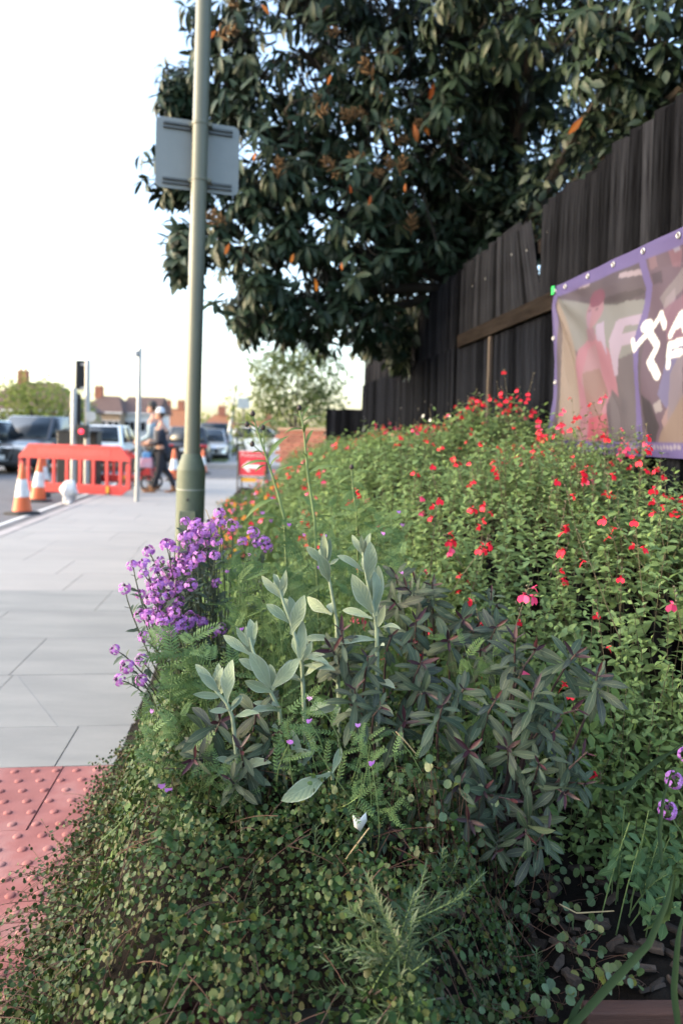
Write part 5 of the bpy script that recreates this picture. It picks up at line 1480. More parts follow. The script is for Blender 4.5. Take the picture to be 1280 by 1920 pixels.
def sage_plants():
    for bi, (y0, y1, label, dens, nf) in enumerate(SAGE):
        ym = (y0 + y1) / 2
        vc = (sage_left(ym) + 1.6) / 2
        base = Vector((vc - 0.12 * ym, ym, 0.1))
        root = thing('sage_bush', base, label, 'shrub', 'red sage bushes along the fence')
        area = (y1 - y0) * (1.58 - sage_left(ym))
        n = int(area * dens * 1.5)
        Y = rng.uniform(y0, y1, n)
        v = sage_left(Y) + 0.02 + (1.56 - sage_left(Y)) * rng.uniform(0, 1, n)
        h = sage_h(v, Y)
        nrm = np.tile([-0.15, -0.35, 1.0], (n, 1))
        # the face of the bush towards the path and the camera
        nf_ = int(n * (2.2 if bi < 2 else 0.5))
        Yf = rng.uniform(y0, y1, nf_); vf = sage_left(Yf) + rng.uniform(-0.04, 0.34, nf_)
        hf = 0.14 + (sage_h(vf, Yf) - 0.14) * rng.uniform(0, 1, nf_) ** 0.8
        X = np.concatenate([v - 0.12 * Y, vf - 0.12 * Yf]); Yy = np.concatenate([Y, Yf]); Z = np.concatenate([h, hf])
        Nn = np.concatenate([nrm, np.tile([-0.6, -0.75, 0.35], (nf_, 1))])
        Z = Z + rng.normal(0, 0.035, len(Z)) + (rng.uniform(0, 1, len(Z)) < .18) * rng.uniform(0.0, 0.07, len(Z))
        P = np.stack([X, Yy, Z], 1)
        Dst = unit(Nn * 0.7 + np.array([0, 0, 0.9]) + rng.normal(0, .28, P.shape))
        lv, paths = Leaves(), []
        step = 0.027 if bi < 4 else 0.036
        nn = 7 if bi < 4 else 5
        side = unit(np.cross(Dst, rng.normal(0, 1, P.shape)))
        side2 = np.cross(Dst, side)
        for k in range(nn):
            Pk = P - Dst * (0.004 + step * k * 1.15)
            for sgn in (-1, 1):
                s_ = (side if k % 2 else side2) * sgn
                D = s_ + Dst * (0.75 - 0.09 * k) + rng.normal(0, .2, P.shape)
                sz = (0.017 + 0.0048 * min(k, 4)) * rng.uniform(.75, 1.3, len(P)) * (1.0 if bi < 4 else 1.45)
                lv.add('sage' if (k + (sgn > 0)) % 2 else 'sage_b', Pk, D, Dst + 0.35 * np.array([0, 0, 1]) + rng.normal(0, .25, P.shape), sz, 1 if k == 0 else 0)
        lv.emit(root, TP, [L_sage, L_sage_tip], 'leaf', 300 if bi < 2 else (120 if bi < 4 else 0), 'foliage', 9.0)
        for i in range(0, len(P), 2 if bi < 4 else 3):
            p = Vector(P[i]); paths.append(([p, p - Vector(Dst[i]) * 0.14, p - Vector(Dst[i]) * 0.26 - Vector((0, 0, .05))], [0.0008, 0.0012, 0.0016]))
        stems(root, paths, M_sage_stem, 'stems', 4, False, 'stuff')
        # flowering spikes
        spk = []
        nspk = nf
        for q in range(nspk):
            Yq = rng.uniform(y0, y1)
            back = rng.uniform() < (0.34 if bi >= 3 else 0.12)
            vq = rng.uniform(1.15, 1.54) if back else sage_left(Yq) + (1.5 - sage_left(Yq)) * rng.uniform(0.02, 1)
            zq = float(sage_h(vq, Yq))
            p0 = Vector((vq - 0.12 * Yq, Yq, zq - 0.04))
            if bi < 2 and rng.uniform() < 0.35:
                p0.z = rng.uniform(min(0.35, zq - .05), zq); p0.x = sage_left(Yq) - 0.12 * Yq + rng.uniform(-.03, .35); p0.y = Yq - rng.uniform(0, .12)
            d = Vector((rng.normal(-.1, .25), rng.normal(-.15, .25), 1)).normalized()
            L = rng.uniform(0.06, 0.15) if not back else rng.uniform(0.12, 0.30)
            p1 = p0 + d * L
            spk.append(([p0 - d * .12, p0, p1], [0.0014, 0.0012, 0.0007]))
            k = int(rng.integers(1, 5))
            kind = rng.choice(['red', 'pink', 'red'], p=[.45, .30, .25])
            for i in range(k):
                t = rng.uniform(0.35, 1.0)
                a = rng.uniform(0, 6.28)
                fd = Vector((math.cos(a), math.sin(a) - 0.35, rng.uniform(-.1, .4)))
                put_flower(root, p0 + d * L * t, fd, rng.uniform(0.022, 0.033) * (1.1 if bi < 2 else 0.95 if bi < 4 else 1.1), kind)
            for i in range(4):
                pp = p0 + d * L * (0.45 + .17 * i); a = rng.uniform(0, 6.28)
                spk.append(([pp, pp + Vector((math.cos(a), math.sin(a), .8)) * 0.007], [0.0016, 0.0028]))
        stems(root, spk, M_sage_stem, 'flower_stems', 5, False, 'stuff')
        if bi == 5:
            for x, y in ((797, 778), (810, 786), (846, 780)):
                put_flower(root, at(x, y, 4.9), (-.8, -.5, 0), 0.03, 'white')
            w0 = at(805, 765, 4.9); b = MB(); b.tube([at(812, 830, 4.9), at(808, 790, 4.9), w0], [0.0025, 0.002, 0.001], 5); b.build('stem', M_sage_stem, root, None, 'world')
    # scarlet flowers that stand out at the near side
    return
sage_plants()

reseed(104)
# ================================================================== dark purple-tipped shrubs in front
def shoot(lv, p, d, n, L0, tipn, spread=1.0):
    """one hebe shoot: opposite pairs of leaves along the stem, small purple leaves at the tip"""
    d = unit(d); s1 = unit(np.cross(d, rng.normal(0, 1, 3))); s2 = np.cross(d, s1)
    for k in range(n):
        s_ = (s1, s2)[k % 2]
        pk = p - d * (0.006 + 0.0115 * k)
        up = max(0.0, 0.95 - 0.24 * k)
        for sg in (-1, 1):
            D = s_ * sg * spread + d * up + rng.normal(0, .2, 3)
            N = d * 1.0 - s_ * sg * 0.5 + rng.normal(0, .15, 3)
            if k < tipn: lv.add('hebe_bud', [pk], [D], [N], L0 * (0.45 + 0.16 * k) * rng.uniform(.85, 1.15), 1)
            else: lv.add(rng.choice(['hebe', 'hebe_b']), [pk], [D], [N], L0 * min(1.0, 0.70 + 0.12 * (k - tipn)) * rng.uniform(.72, 1.15), 0)
def hebe(label, base, tips, nleaf=300):
    base = Vector(base)
    root = thing('hebe_shrub', base, label, 'shrub', 'purple-tipped shrubs')
    lv, paths = Leaves(), []
    for x, y, d, L0 in tips:
        p = at(x, y, d)
        out = (p - (base + Vector((0, 0, .22)))).normalized()
        dr = np.array(out) * 0.7 + np.array([0, -0.55, 0.45]) + rng.normal(0, .36, 3)
        n = int(rng.integers(8, 11))
        shoot(lv, np.array(p), dr, n, L0, int(rng.integers(1, 3)))
        dv = Vector(unit(dr))
        paths.append((bez(p, p - dv * 0.16, base + Vector((rng.normal(0, .04), rng.normal(0, .04), 0.03)), 6), [0.0016, 0.0022, 0.0026, 0.003, 0.0035, 0.004, 0.005]))
    stems(root, paths, M_dark_stem, 'stem', 6)
    lv.emit(root, TP, [L_hebe, L_hebe_tip], 'leaf', nleaf, 'foliage', 7.0)
def jit(spots, extra, region):
    out = [(x, y, d, rng.uniform(0.050, 0.080)) for x, y, d in spots]
    (x0, x1, y0, y1, f) = region
    k = 0
    while k < extra:
        x, y = rng.uniform(x0, x1), rng.uniform(y0, y1)
        if not f(x, y): continue
        t = (y - 1060) / 540
        out.append((x, y, 1.80 - 0.42 * t + rng.uniform(0.0, 0.16), rng.uniform(0.045, 0.062))); k += 1
    return out
hebe('large dark shrub with grey-green leaves and burgundy tips, right of the silver plants', (0.36, 1.66, 0.12),
     jit([(1000, 1290, 1.42), (1080, 1225, 1.45), (1085, 1330, 1.42), (1100, 1410, 1.40), (1060, 1490, 1.38), (985, 1565, 1.36), (880, 1405, 1.40), (930, 1310, 1.42), (830, 1320, 1.42), (965, 1195, 1.52), (1010, 1430, 1.40), (905, 1480, 1.40), (860, 1470, 1.40), (880, 1540, 1.37), (930, 1600, 1.36), (1030, 1550, 1.37), (960, 1500, 1.38), (1100, 1470, 1.42), (1120, 1260, 1.46), (1040, 1370, 1.42), (950, 1400, 1.42), (1010, 1210, 1.52), (870, 1290, 1.46)], 3, (860, 1090, 1210, 1560, lambda x, y: True)), 300)
hebe('dark leafy shrub behind the silver plants, with drooping burgundy shoot tips', (0.10, 1.72, 0.12),
     jit([(640, 1180, 1.50), (690, 1230, 1.48), (715, 1325, 1.42), (790, 1240, 1.50), (735, 1190, 1.55), (800, 1300, 1.46), (620, 1215, 1.50), (760, 1350, 1.46), (665, 1290, 1.46)], 2, (630, 850, 1190, 1380, lambda x, y: True)), 300)
hebe('shaded purple-leaved shrub at the foot of the red sage', (0.30, 2.05, 0.12),
     jit([(760, 1100, 1.78), (810, 1090, 1.80), (870, 1160, 1.72), (930, 1175, 1.68), (780, 1160, 1.70), (740, 1130, 1.75), (840, 1200, 1.66), (900, 1215, 1.64), (740, 1075, 1.85)], 6, (730, 930, 1080, 1230, lambda x, y: True)), 300)
hebe('small dark shrub with wine-red tips below the silver plants', (-0.18, 1.62, 0.12),
     jit([(415, 1350, 1.44), (450, 1400, 1.42), (360, 1425, 1.40), (480, 1330, 1.46), (430, 1460, 1.40), (500, 1420, 1.46), (520, 1370, 1.48)], 3, (400, 520, 1370, 1470, lambda x, y: True)), 220)
hebe('single purple shoot lying over the creeper beside the dry straw', (0.12, 1.5, 0.2), [(735, 1555, 1.36, 0.052), (760, 1590, 1.36, 0.05)], 100)

reseed(105)
# ================================================================== silver felted plants
def silver(label, stalk, leaves_, d, baseoff=(0, 0)):
    pts = [at(x, y, d + dd) for x, y, dd in stalk]
    foot = pts[0]
    gx, gy = foot.x + baseoff[0] + 0.02, max(foot.y + 0.06, 1.5)
    ground_p = Vector((gx, gy, float(soil_z(gx, gy)) + 0.0))
    root = thing('silver_lychnis', ground_p, label, 'plant', 'silver felted plants')
    path = [ground_p, ground_p.lerp(foot, .5) + Vector((0, .01, 0))] + pts
    n = len(path)
    stems(root, [(path, [0.0052 - 0.0027 * i / (n - 1) for i in range(n)])], M_felt_stem, 'stem', 8)
    for key, b, t, dz in leaves_:
        pb_ = at(b[0], b[1], d); pt_ = at(t[0], t[1], d + dz)
        v = pt_ - pb_
        N = np.array([rng.normal(0, .25), -1.0, 0.55 + rng.normal(0, .2)])
        if dz > 0.02: N = np.array([rng.normal(0, .2), -1.0, -0.1])
        Mx = frames(np.array(v)[None], N[None])[0] * v.length * 1.03
        M = Matrix(((*Mx[0], pb_.x), (*Mx[1], pb_.y), (*Mx[2], pb_.z), (0, 0, 0, 1)))
        put('leaf', tpl_mesh(key, TP[key], L_felt), root, M, 'world')
        if len(leaves_) > 4 and rng.uniform() < .75:   # the opposite leaf of the pair, half hidden
            v2 = Vector((v.x * rng.uniform(-.5, .6) + rng.normal(0, .008), v.y + .03, v.z * rng.uniform(.7, 1.0)))
            M2 = frames(np.array(v2)[None], np.array([[rng.normal(0, .5), -.9, .6]]))[0] * v.length * rng.uniform(.65, .95)
            put('leaf', tpl_mesh(key, TP[key], L_felt), root, Matrix(((*M2[0], pb_.x), (*M2[1], pb_.y + .006), (*M2[2], pb_.z), (0, 0, 0, 1))), 'world')
    nb_ = 7 if len(leaves_) > 4 else 0        # older leaves low on the stalk
    for i in range(nb_):
        c, tg = along(path, rng.uniform(.18, .40)); a = rng.uniform(-2.6, -.5)
        D = Vector((math.cos(a), math.sin(a) * .6, rng.uniform(.0, .7)))
        Lf = rng.uniform(.055, .085)
        Mx = frames(np.array(D)[None], np.array([[rng.normal(0, .3), -.6, 1.0]]))[0] * Lf
        put('leaf', tpl_mesh('felt', TP['felt'], L_felt), root, Matrix(((*Mx[0], c.x), (*Mx[1], c.y), (*Mx[2], c.z), (0, 0, 0, 1))), 'world')
silver('lowest silver felted stalk, leftmost of the group', [(436, 1345, .02), (425, 1318, 0), (405, 1295, 0), (390, 1272, 0)],
       [('felt', (408, 1297), (370, 1247), -.01), ('felt_w', (410, 1298), (382, 1266), -.03), ('felt_w', (425, 1320), (429, 1242), .0), ('felt_n', (412, 1306), (363, 1303), -.02), ('felt', (430, 1332), (398, 1332), -.03), ('felt_n', (398, 1285), (372, 1262), -.02), ('felt', (432, 1335), (455, 1300), .03)], 1.42)
silver('broad-leaved silver stalk, second from the left', [(524, 1330, .03), (505, 1293, .01), (490, 1255, 0), (475, 1222, 0), (468, 1195, 0)],
       [('felt_w', (472, 1222), (472, 1162), .01), ('felt', (470, 1228), (421, 1192), -.01), ('felt_n', (466, 1212), (443, 1176), .0), ('felt_w', (492, 1262), (453, 1236), -.02), ('felt_w', (506, 1290), (478, 1232), -.05), ('felt_w', (509, 1292), (556, 1240), -.02), ('felt_w', (512, 1298), (462, 1280), -.02), ('felt_n', (476, 1200), (482, 1165), .01)], 1.46)
silver('tall silver stalk with a half-open bud, left of the middle', [(566, 1245, .02), (556, 1205, 0), (545, 1165, 0), (532, 1132, 0), (524, 1105, 0)],
       [('felt_w', (524, 1106), (515, 1076), .0), ('felt_w', (526, 1108), (533, 1080), -.01), ('felt_n', (530, 1118), (537, 1070), .0), ('felt', (528, 1122), (491, 1083), -.01), ('felt_w', (543, 1168), (503, 1133), -.01), ('felt_w', (546, 1190), (567, 1123), -.02), ('felt_n', (563, 1238), (567, 1164), .01), ('felt', (568, 1240), (584, 1208), -.02), ('felt', (560, 1235), (548, 1190), .03)], 1.50)
silver('slender silver stalk topped with upright buds, fourth from the left', [(631, 1165, .02), (625, 1130, .01), (618, 1092, 0), (612, 1055, 0)],
       [('felt_n', (610, 1056), (603, 1005), .0), ('felt_n', (613, 1056), (617, 1010), .0), ('felt_n', (611, 1050), (610, 1000), -.01), ('felt_w', (608, 1058), (577, 1026), -.01), ('felt_w', (616, 1090), (604, 1048), -.05), ('felt', (614, 1062), (634, 1046), .0), ('felt_w', (622, 1152), (570, 1122), .03)], 1.56)
silver('rightmost silver stalk with the tallest leafy top', [(706, 1180, .02), (700, 1140, 0), (690, 1098, 0), (683, 1060, 0), (680, 1035, 0)],
       [('felt', (680, 1042), (660, 1004), .0), ('felt', (681, 1040), (692, 1000), .0), ('felt_n', (680, 1036), (677, 1004), -.01), ('felt_n', (682, 1038), (684, 1012), -.02), ('felt', (682, 1072), (638, 1038), -.01), ('felt_w', (689, 1092), (697, 1024), -.03), ('felt_w', (698, 1150), (664, 1087), -.04), ('felt', (703, 1155), (709, 1062), .01), ('felt', (698, 1160), (642, 1138), .02), ('felt_n', (708, 1175), (722, 1134), -.02)], 1.52)
silver('big grey paddle-shaped leaf lying low over the creeper', [(622, 1452, .01), (616, 1448, 0)], [('felt_w', (618, 1450), (536, 1500), -.06), ('felt', (622, 1452), (640, 1400), .03)], 1.38)
silver('folded grey-green leaf in the shade left of the burgundy shoots', [(575, 1400, .05), (560, 1385, .03)], [('felt', (565, 1440), (548, 1370), .02), ('felt_w', (566, 1440), (590, 1385), .03)], 1.5)

reseed(106)
# ================================================================== purple wallflower
def head_mesh(k):
    b = MB(); r = np.random.default_rng(100 + k)
    n = int(r.integers(16, 22))
    for i in range(n):
        z = r.uniform(-0.5, 0.85); a = i * 2.4 + r.uniform(-.3, .3)
        c = Vector((math.sqrt(1 - z * z * .8) * math.cos(a), math.sqrt(1 - z * z * .8) * math.sin(a), z * 0.9)) * 0.95
        nn = (c + Vector((0, 0, .25))).normalized()
        q = nn.to_track_quat('Z', 'Y').to_matrix() @ Matrix.Rotation(r.uniform(0, 1.57), 3, 'Z')
        b.cur = 0
        pw = r.uniform(.23, .33)
        for j in range(4):
            rot = q @ Matrix.Rotation(j * math.pi / 2, 3, 'Z')
            P = [(0, 0, 0), (-.5, .55, .06), (-.62, 1.0, .0), (0, 1.22, -.10), (.62, 1.0, .0), (.5, .55, .06)]
            b.add([c + rot @ (Vector(p) * pw) for p in P], [(0, 5, 4, 3), (0, 3, 2, 1)])
    b.cur = 1
    for i in range(6):
        a = i * 1.05; rr = .16 if i else 0
        b.ball((rr * math.cos(a), rr * math.sin(a), .62 + .1 * r.uniform()), .13, 6, 4, (1, 1, 1.5))
    me = b.mesh('flower_head', [P_mauve, mat('plum_bud', (0.060, 0.022, 0.070), 0.6, scale=40)], angle=180)
    me.uv_layers.new(name='UVMap')
    return me
HEADS = [head_mesh(k) for k in range(6)]
WZ = [(430,225),(490,240),(525,280),(615,180),(620,225),(685,245),(560,240),(345,350),(370,370),(420,310),(440,345),(470,370),(515,330),(570,280),(560,340),(600,330),(550,395),(590,410),(230,385),(145,465),(205,455),(290,440),(265,480),(200,510),(285,520),(330,500),(390,460),(420,460),(465,455),(380,500),(440,490),(500,300),(100,590),(185,620),(250,590),(275,575),(265,640),(350,560),(400,580),(385,590),(460,570),(600,560),(190,735),(285,700),(320,700),(250,770),(300,770),(370,720),(455,745),(480,760),(400,660),(440,780),(365,815),(415,810),(290,840),(200,855),(520,775),(45,925),(110,1015),(190,980),(70,1090),(190,1090),(800,285),(740,335),(820,345),(860,330),(875,365),(580,830),(625,810),(325,350),(455,300),(535,300),(475,260),(410,420),(505,420),(440,420),(360,450),(240,560),(300,560),(235,650),(300,640),(340,620),(280,740),(330,760),(225,730),(395,770),(350,690)]
wf_base = Vector((-0.34, 1.98, 0.12))
def wallflower():
    root = thing('purple_wallflower', wf_base, 'purple wallflower in full bloom leaning over the pavement in front of the lamp column', 'plant')
    lv, paths = Leaves(), []
    for zx, zy in WZ:
        x, y = 200 + zx / 2.909, 900 + zy / 2.909
        d = 1.93 - 0.20 * (zy - 180) / 900 + rng.uniform(-.06, .06)
        if zx > 700: d = 2.0
        p = at(x, y, d)
        up = (p - wf_base - Vector((0, 0, .18))).normalized()
        q = (up + Vector(rng.normal(0, .25, 3)) + Vector((-.05, -.25, .25))).normalized()
        M = Matrix.Translation(p) @ q.to_track_quat('Z', 'Y').to_matrix().to_4x4() @ Matrix.Rotation(rng.uniform(0, 6.28), 4, 'Z') @ Matrix.Scale(rng.uniform(.0135, .0185), 4)
        put('flower_head', HEADS[int(rng.integers(6))], root, M, 'world')
        pth = bez(p, p - q * rng.uniform(.08, .16), wf_base + Vector((rng.normal(0, .05), rng.normal(0, .05), .05)), 8)
        paths.append((pth, [0.0013 + 0.00022 * i for i in range(9)]))
        for i in range(16):
            t = rng.uniform(.12, .7); c, tg = along(pth, t)
            s_ = unit(np.cross(np.array(tg), rng.normal(0, 1, 3)))
            lv.add('small_lance', [np.array(c)], [s_ - np.array(tg) * .6 + rng.normal(0, .2, 3)], [np.array([0, -.3, 1.0]) + rng.normal(0, .3, 3)], rng.uniform(.018, .042))
        for i in range(3):                    # faded flower stubs below the head
            c, tg = along(pth, rng.uniform(.03, .2)); s_ = Vector(unit(rng.normal(0, 1, 3)))
            paths.append(([c, c + (s_ - tg * .8).normalized() * rng.uniform(.008, .02)], [0.0007, 0.0007]))
    stems(root, paths, mat('wallflower_stem', (0.075, 0.095, 0.06), 0.7, scale=30), 'stems', 5, False, 'stuff')
    lv.emit(root, TP, [L_grey], 'leaf', 200, 'foliage', 6.0)
wallflower()
r2 = thing('purple_wallflower', (0.95, 1.62, 0.12), 'small purple wallflower sprays at the right border of the bed', 'plant')
pp_ = []
for x, y, d, s_ in ((1262, 1462, 1.5, .018), (1250, 1518, 1.48, .019), (1285, 1415, 1.5, .016)):
    p = at(x, y, d)
    put('flower_head', HEADS[int(rng.integers(6))], r2, Matrix.Translation(p) @ Vector((-.3, -.6, .7)).to_track_quat('Z', 'Y').to_matrix().to_4x4() @ Matrix.Scale(s_, 4), 'world')
    pp_.append((bez(p, p + Vector((.06, .05, -.1)), Vector((0.95, 1.62, .12)), 6), [.0013] * 3 + [.0018] * 4))
stems(r2, pp_, M_green_stem)

reseed(107)
# ================================================================== ferny and vetch greenery between them
def feathery(label, cat, name, base, region, n, keys, m, size, d0, d1, flowers=0, n_single=300, group=None, nl=7, ymid=None):
    base = Vector(base)
    root = thing(name, base, label, cat, group)
    lv, paths = Leaves(), []
    (x0, x1, y0, y1) = region
    for _ in range(n):
        x, y = rng.uniform(x0, x1), rng.uniform(y0, y1)
        t = (y - y0) / (y1 - y0)
        p = at(x, y, d0 + (d1 - d0) * t + rng.uniform(-.05, .08))
        d = Vector((rng.normal(-.15, .4), rng.normal(-.3, .3), 1)).normalized()
        g_ = base + Vector((rng.normal(0, .1), rng.normal(0, .08), 0))
        pth = bez(p, p - d * rng.uniform(.1, .2), g_, 6)
        paths.append((pth, [.0008, .001, .0012, .0013, .0014, .0015, .0016]))
        for i in range(nl):
            c, tg = along(pth, i * 0.075); a = rng.uniform(0, 6.28)
            s_ = unit(np.cross(np.array(tg), rng.normal(0, 1, 3)))
            lv.add(keys[int(rng.integers(len(keys)))], [np.array(c)], [s_ - np.array(tg) * .5 + np.array([0, -.1, 0.1])], [np.array([-.1, -.5, 1.0]) + rng.normal(0, .3, 3)], size * rng.uniform(.7, 1.2))
        if flowers and rng.uniform() < flowers:
            put_small_flower(root, p + Vector((0, -.015, 0)), rng.uniform(.010, .014))
    stems(root, paths, M_green_stem, 'stems', 4, False, 'stuff')
    lv.emit(root, TP, [m], 'leaf', n_single, 'foliage', 9.0, 14)
b = MB()
b.add([(-.5, .2, .1), (0, 0, 0), (.5, .2, .1), (.55, .7, .3), (0, .55, .2), (-.55, .7, .3)], [(0, 1, 4, 5), (1, 2, 3, 4)])
b.add([(-.3, .1, 0), (0, -.1, -.1), (.3, .1, 0), (.25, .6, -.25), (-.25, .6, -.25)], [(0, 1, 2, 3, 4)])
PEA = b.mesh('flower', P_violet, angle=180); PEA.uv_layers.new(name='UVMap')
def put_small_flower(root, p, s_):
    put('flower', PEA, root, Matrix.Translation(p) @ Matrix.Rotation(rng.uniform(-1, 1), 4, 'Z') @ Matrix.Rotation(R(60 + rng.normal(0, 20)), 4, 'X') @ Matrix.Scale(s_, 4), 'world')
feathery('ferny green weed between the purple wallflower and the silver plants', 'plant', 'ferny_weed', (-0.12, 1.85, .15), (425, 570, 1040, 1180), 34, ['ferny', 'vetch'], L_ferny, .052, 1.85, 1.68, .10)
feathery('clump of feathery leaves spilling below the purple wallflower', 'plant', 'ferny_weed', (-0.30, 1.68, .2), (305, 450, 1175, 1270), 16, ['ferny', 'vetch'], L_vetch, .062, 1.66, 1.56, 0.0)
feathery('vetch with small violet flowers above the creeper at the left side', 'plant', 'vetch', (-0.30, 1.62, .25), (270, 420, 1290, 1480), 40, ['vetch', 'vetch', 'ferny'], L_vetch, .045, 1.62, 1.40, .22)
feathery('vetch climbing through the middle of the bed with violet flowers', 'plant', 'vetch', (0.0, 1.95, .15), (520, 760, 940, 1090), 46, ['vetch', 'ferny'], L_vetch, .05, 2.15, 1.85, .16)
feathery('vetch sprig standing in front of the silver stems', 'plant', 'vetch', (-0.03, 1.52, .3), (525, 585, 1300, 1400), 7, ['vetch'], L_vetch, .042, 1.40, 1.36, .5)
feathery('vetch sprig below the orange-leaved burgundy shoot', 'plant', 'vetch', (0.04, 1.50, .3), (635, 740, 1330, 1500), 12, ['vetch'], L_vetch, .036, 1.40, 1.34, .25)
feathery('tansy-like column of fine green leaves in front of the sage', 'plant', 'ferny_weed', (0.05, 2.2, .15), (640, 740, 900, 1020), 16, ['ferny'], L_herb, .05, 2.3, 2.1, 0.0)
feathery('soft green herb growing up between the two large dark shrubs', 'plant', 'ferny_weed', (0.28, 1.72, .15), (835, 960, 1200, 1330), 14, ['vetch', 'ferny'], L_herb, .045, 1.62, 1.52, 0.0)
# leafy herbs filling the ground between
def herb_fill():
    o = Leaves()
    n = 9500
    Y = rng.uniform(1.55, 3.6, n); X = edge_x(Y) + 0.08 + rng.uniform(0, 1, n) * (sage_left(Y) - 0.12 * Y + 0.12 - edge_x(Y))
    top = np.interp(Y, [1.5, 1.9, 2.4, 3.6], [.46, .60, .62, .5]) * sstep((X - edge_x(Y)) / .32)
    Z = 0.06 + (top - .06) * rng.uniform(0, 1, n) ** .6
    P = np.stack([X, Y, Z], 1)
    D = np.array([-.1, -.35, .45]) + rng.normal(0, .7, P.shape)
    root = thing('herb_undergrowth', (-0.3, 2.2, 0.1), 'low mixed green herbs filling the gaps between the taller plants', 'undergrowth', kind='stuff')
    half = n // 2
    for k, sl in (('small_lance', slice(0, half)), ('oval', slice(half, n))):
        o.add(k, P[sl], D[sl], np.array([0, -.4, 1.0]) + rng.normal(0, .4, P[sl].shape), rng.uniform(.02, .042, P[sl].shape[0]))
    o.emit(root, TP, [L_herb], 'leaf', 0, 'foliage')
herb_fill()
def mixed_border():
    """far left flank of the bed: thin stems with red, orange and violet flowers"""
    for label, y0, y1, kinds, seed in (('loose border plants with orange and red flowers just past the lamp column', 4.3, 6.4, ('o', 'r', 'r', 'v'), 1), ('distant loose border plants with red flowers beside the red arrow sign', 6.4, 10.5, ('r', 'r', 'v', 'o'), 2)):
        root = thing('border_flowers', st(-0.2, (y0 + y1) / 2, .08), label, 'flowers', 'loose border flowers')
        lv, paths = Leaves(), []
        for _ in range(330):
            Y = rng.uniform(y0, y1); w = rng.uniform(0, 1)
            vv = -0.42 + w * (sage_left(Y) + 0.50)
            h = (0.10 + (0.62 if y0 < 6 else 0.48) * w ** 1.3) * rng.uniform(.6, 1.05)
            g_ = st(vv + .05, Y, .08); p = st(vv + rng.normal(-.04, .05), Y - .05, .08 + h)
            pth = bez(p, p.lerp(g_, .5) + Vector((.03, 0, .05)), g_, 4)
            paths.append((pth, [.0012, .0016, .002, .002, .002]))
            for i in range(13):
                c, tg = along(pth, rng.uniform(0.03, .9))
                lv.add('small_lance', [np.array(c)], [rng.normal(0, 1, 3) + np.array([-.2, -.3, .5])], [np.array([0, -.3, 1.0]) + rng.normal(0, .4, 3)], rng.uniform(.035, .065))
            if rng.uniform() < .24:
                k = kinds[int(rng.integers(len(kinds)))]
                if k == 'r': put_flower(root, p, (rng.normal(), -.8, .2), .04, rng.choice(['red', 'pink']))
                elif k == 'o':
                    for _q in range(2):
                        put('flower', ORANGE, root, Matrix.Translation(p + Vector(rng.normal(0, .012, 3))) @ Matrix.Rotation(R(60), 4, 'X') @ Matrix.Scale(.014, 4), 'world')
                else: put_small_flower(root, p, .024)
        stems(root, paths, M_green_stem, 'stems', 4, False, 'stuff')
        lv.emit(root, TP, [L_herb], 'leaf', 0, 'foliage')
b = MB()
for j in range(5):
    r_ = Matrix.Rotation(j * 2 * math.pi / 5, 3, 'Z')
    b.add([r_ @ Vector(p) for p in ((0, 0, 0), (-.4, .5, .1), (-.3, 1, .05), (.3, 1, .05), (.4, .5, .1))], [(0, 4, 3, 2, 1)])
ORANGE = b.mesh('flower', P_orange, angle=180); ORANGE.uv_layers.new(name='UVMap')
mixed_border()

reseed(108)
# ================================================================== knapweed stalks
def knapweed(label, pts, d, leaves_, buds):
    P = [at(x, y, d) for x, y in pts]
    g_ = Vector((P[0].x + .05, P[0].y + .05, .12))
    root = thing('knapweed', g_, label, 'plant', 'knapweed stalks')
    path = [g_, g_.lerp(P[0], .5)] + P; n = len(path)
    stems(root, [(path, [.0048 - .0026 * i / (n - 1) for i in range(n)])], M_green_stem, 'stem', 7)
    for b_, t, dz in leaves_:
        pb_, pt_ = at(*b_, d), at(*t, d + dz); v = pt_ - pb_
        Mx = frames(np.array(v)[None], np.array([[0, -.5, 1.0]]))[0] * v.length * 1.06
        put('leaf', tpl_mesh('lance', TP['lance'], L_knap), root, Matrix(((*Mx[0], pb_.x), (*Mx[1], pb_.y), (*Mx[2], pb_.z), (0, 0, 0, 1))), 'world')
    for (x, y), (sx, sy) in buds:
        p, q = at(x, y, d), at(sx, sy, d)
        stems(root, [([q, p], [.0016, .0014])], M_green_stem, 'bud_stem')
        b2 = MB(); b2.ball(p, .0072, 10, 8, (1, 1, 1.05)); b2.tube([p + Vector((0, 0, .005)), p + Vector((0, 0, .0095))], [.004, .003], 8); b2.build('bud', M_bud, root, None, 'world')
knapweed('left knapweed stalk with four dark buds, in front of the red arrow sign', [(533, 972), (521, 925), (511, 892), (497, 850), (484, 812), (477, 788)], 2.05,
         [((503, 866), (453, 858), -.02), ((514, 936), (457, 950), -.04), ((527, 972), (482, 954), -.05), ((514, 906), (526, 886), -.04), ((502, 860), (526, 808), .0), ((497, 850), (477, 838), -.03), ((482, 808), (503, 778), .0), ((480, 802), (450, 780), .01), ((476, 792), (470, 772), -.01), ((499, 872), (479, 874), -.03), ((506, 880), (512, 850), -.02)],
         [((474, 776), (478, 790)), ((463, 796), (482, 812)), ((493, 802), (497, 850)), ((473, 833), (498, 856))])
knapweed('right knapweed stalk with one dark bud, reaching up before the far tree', [(590, 975), (583, 930), (577, 890), (573, 845), (570, 810), (565, 785), (562, 772)], 2.05,
         [((577, 888), (626, 856), -.02), ((571, 872), (519, 864), -.03), ((572, 806), (538, 796), -.03), ((568, 790), (600, 768), .01), ((570, 812), (572, 784), -.03), ((565, 786), (552, 770), .0), ((575, 860), (569, 838), -.03), ((579, 905), (592, 892), -.04), ((574, 832), (583, 800), .01), ((566, 784), (576, 756), .0)], [((561, 765), (562, 775))])
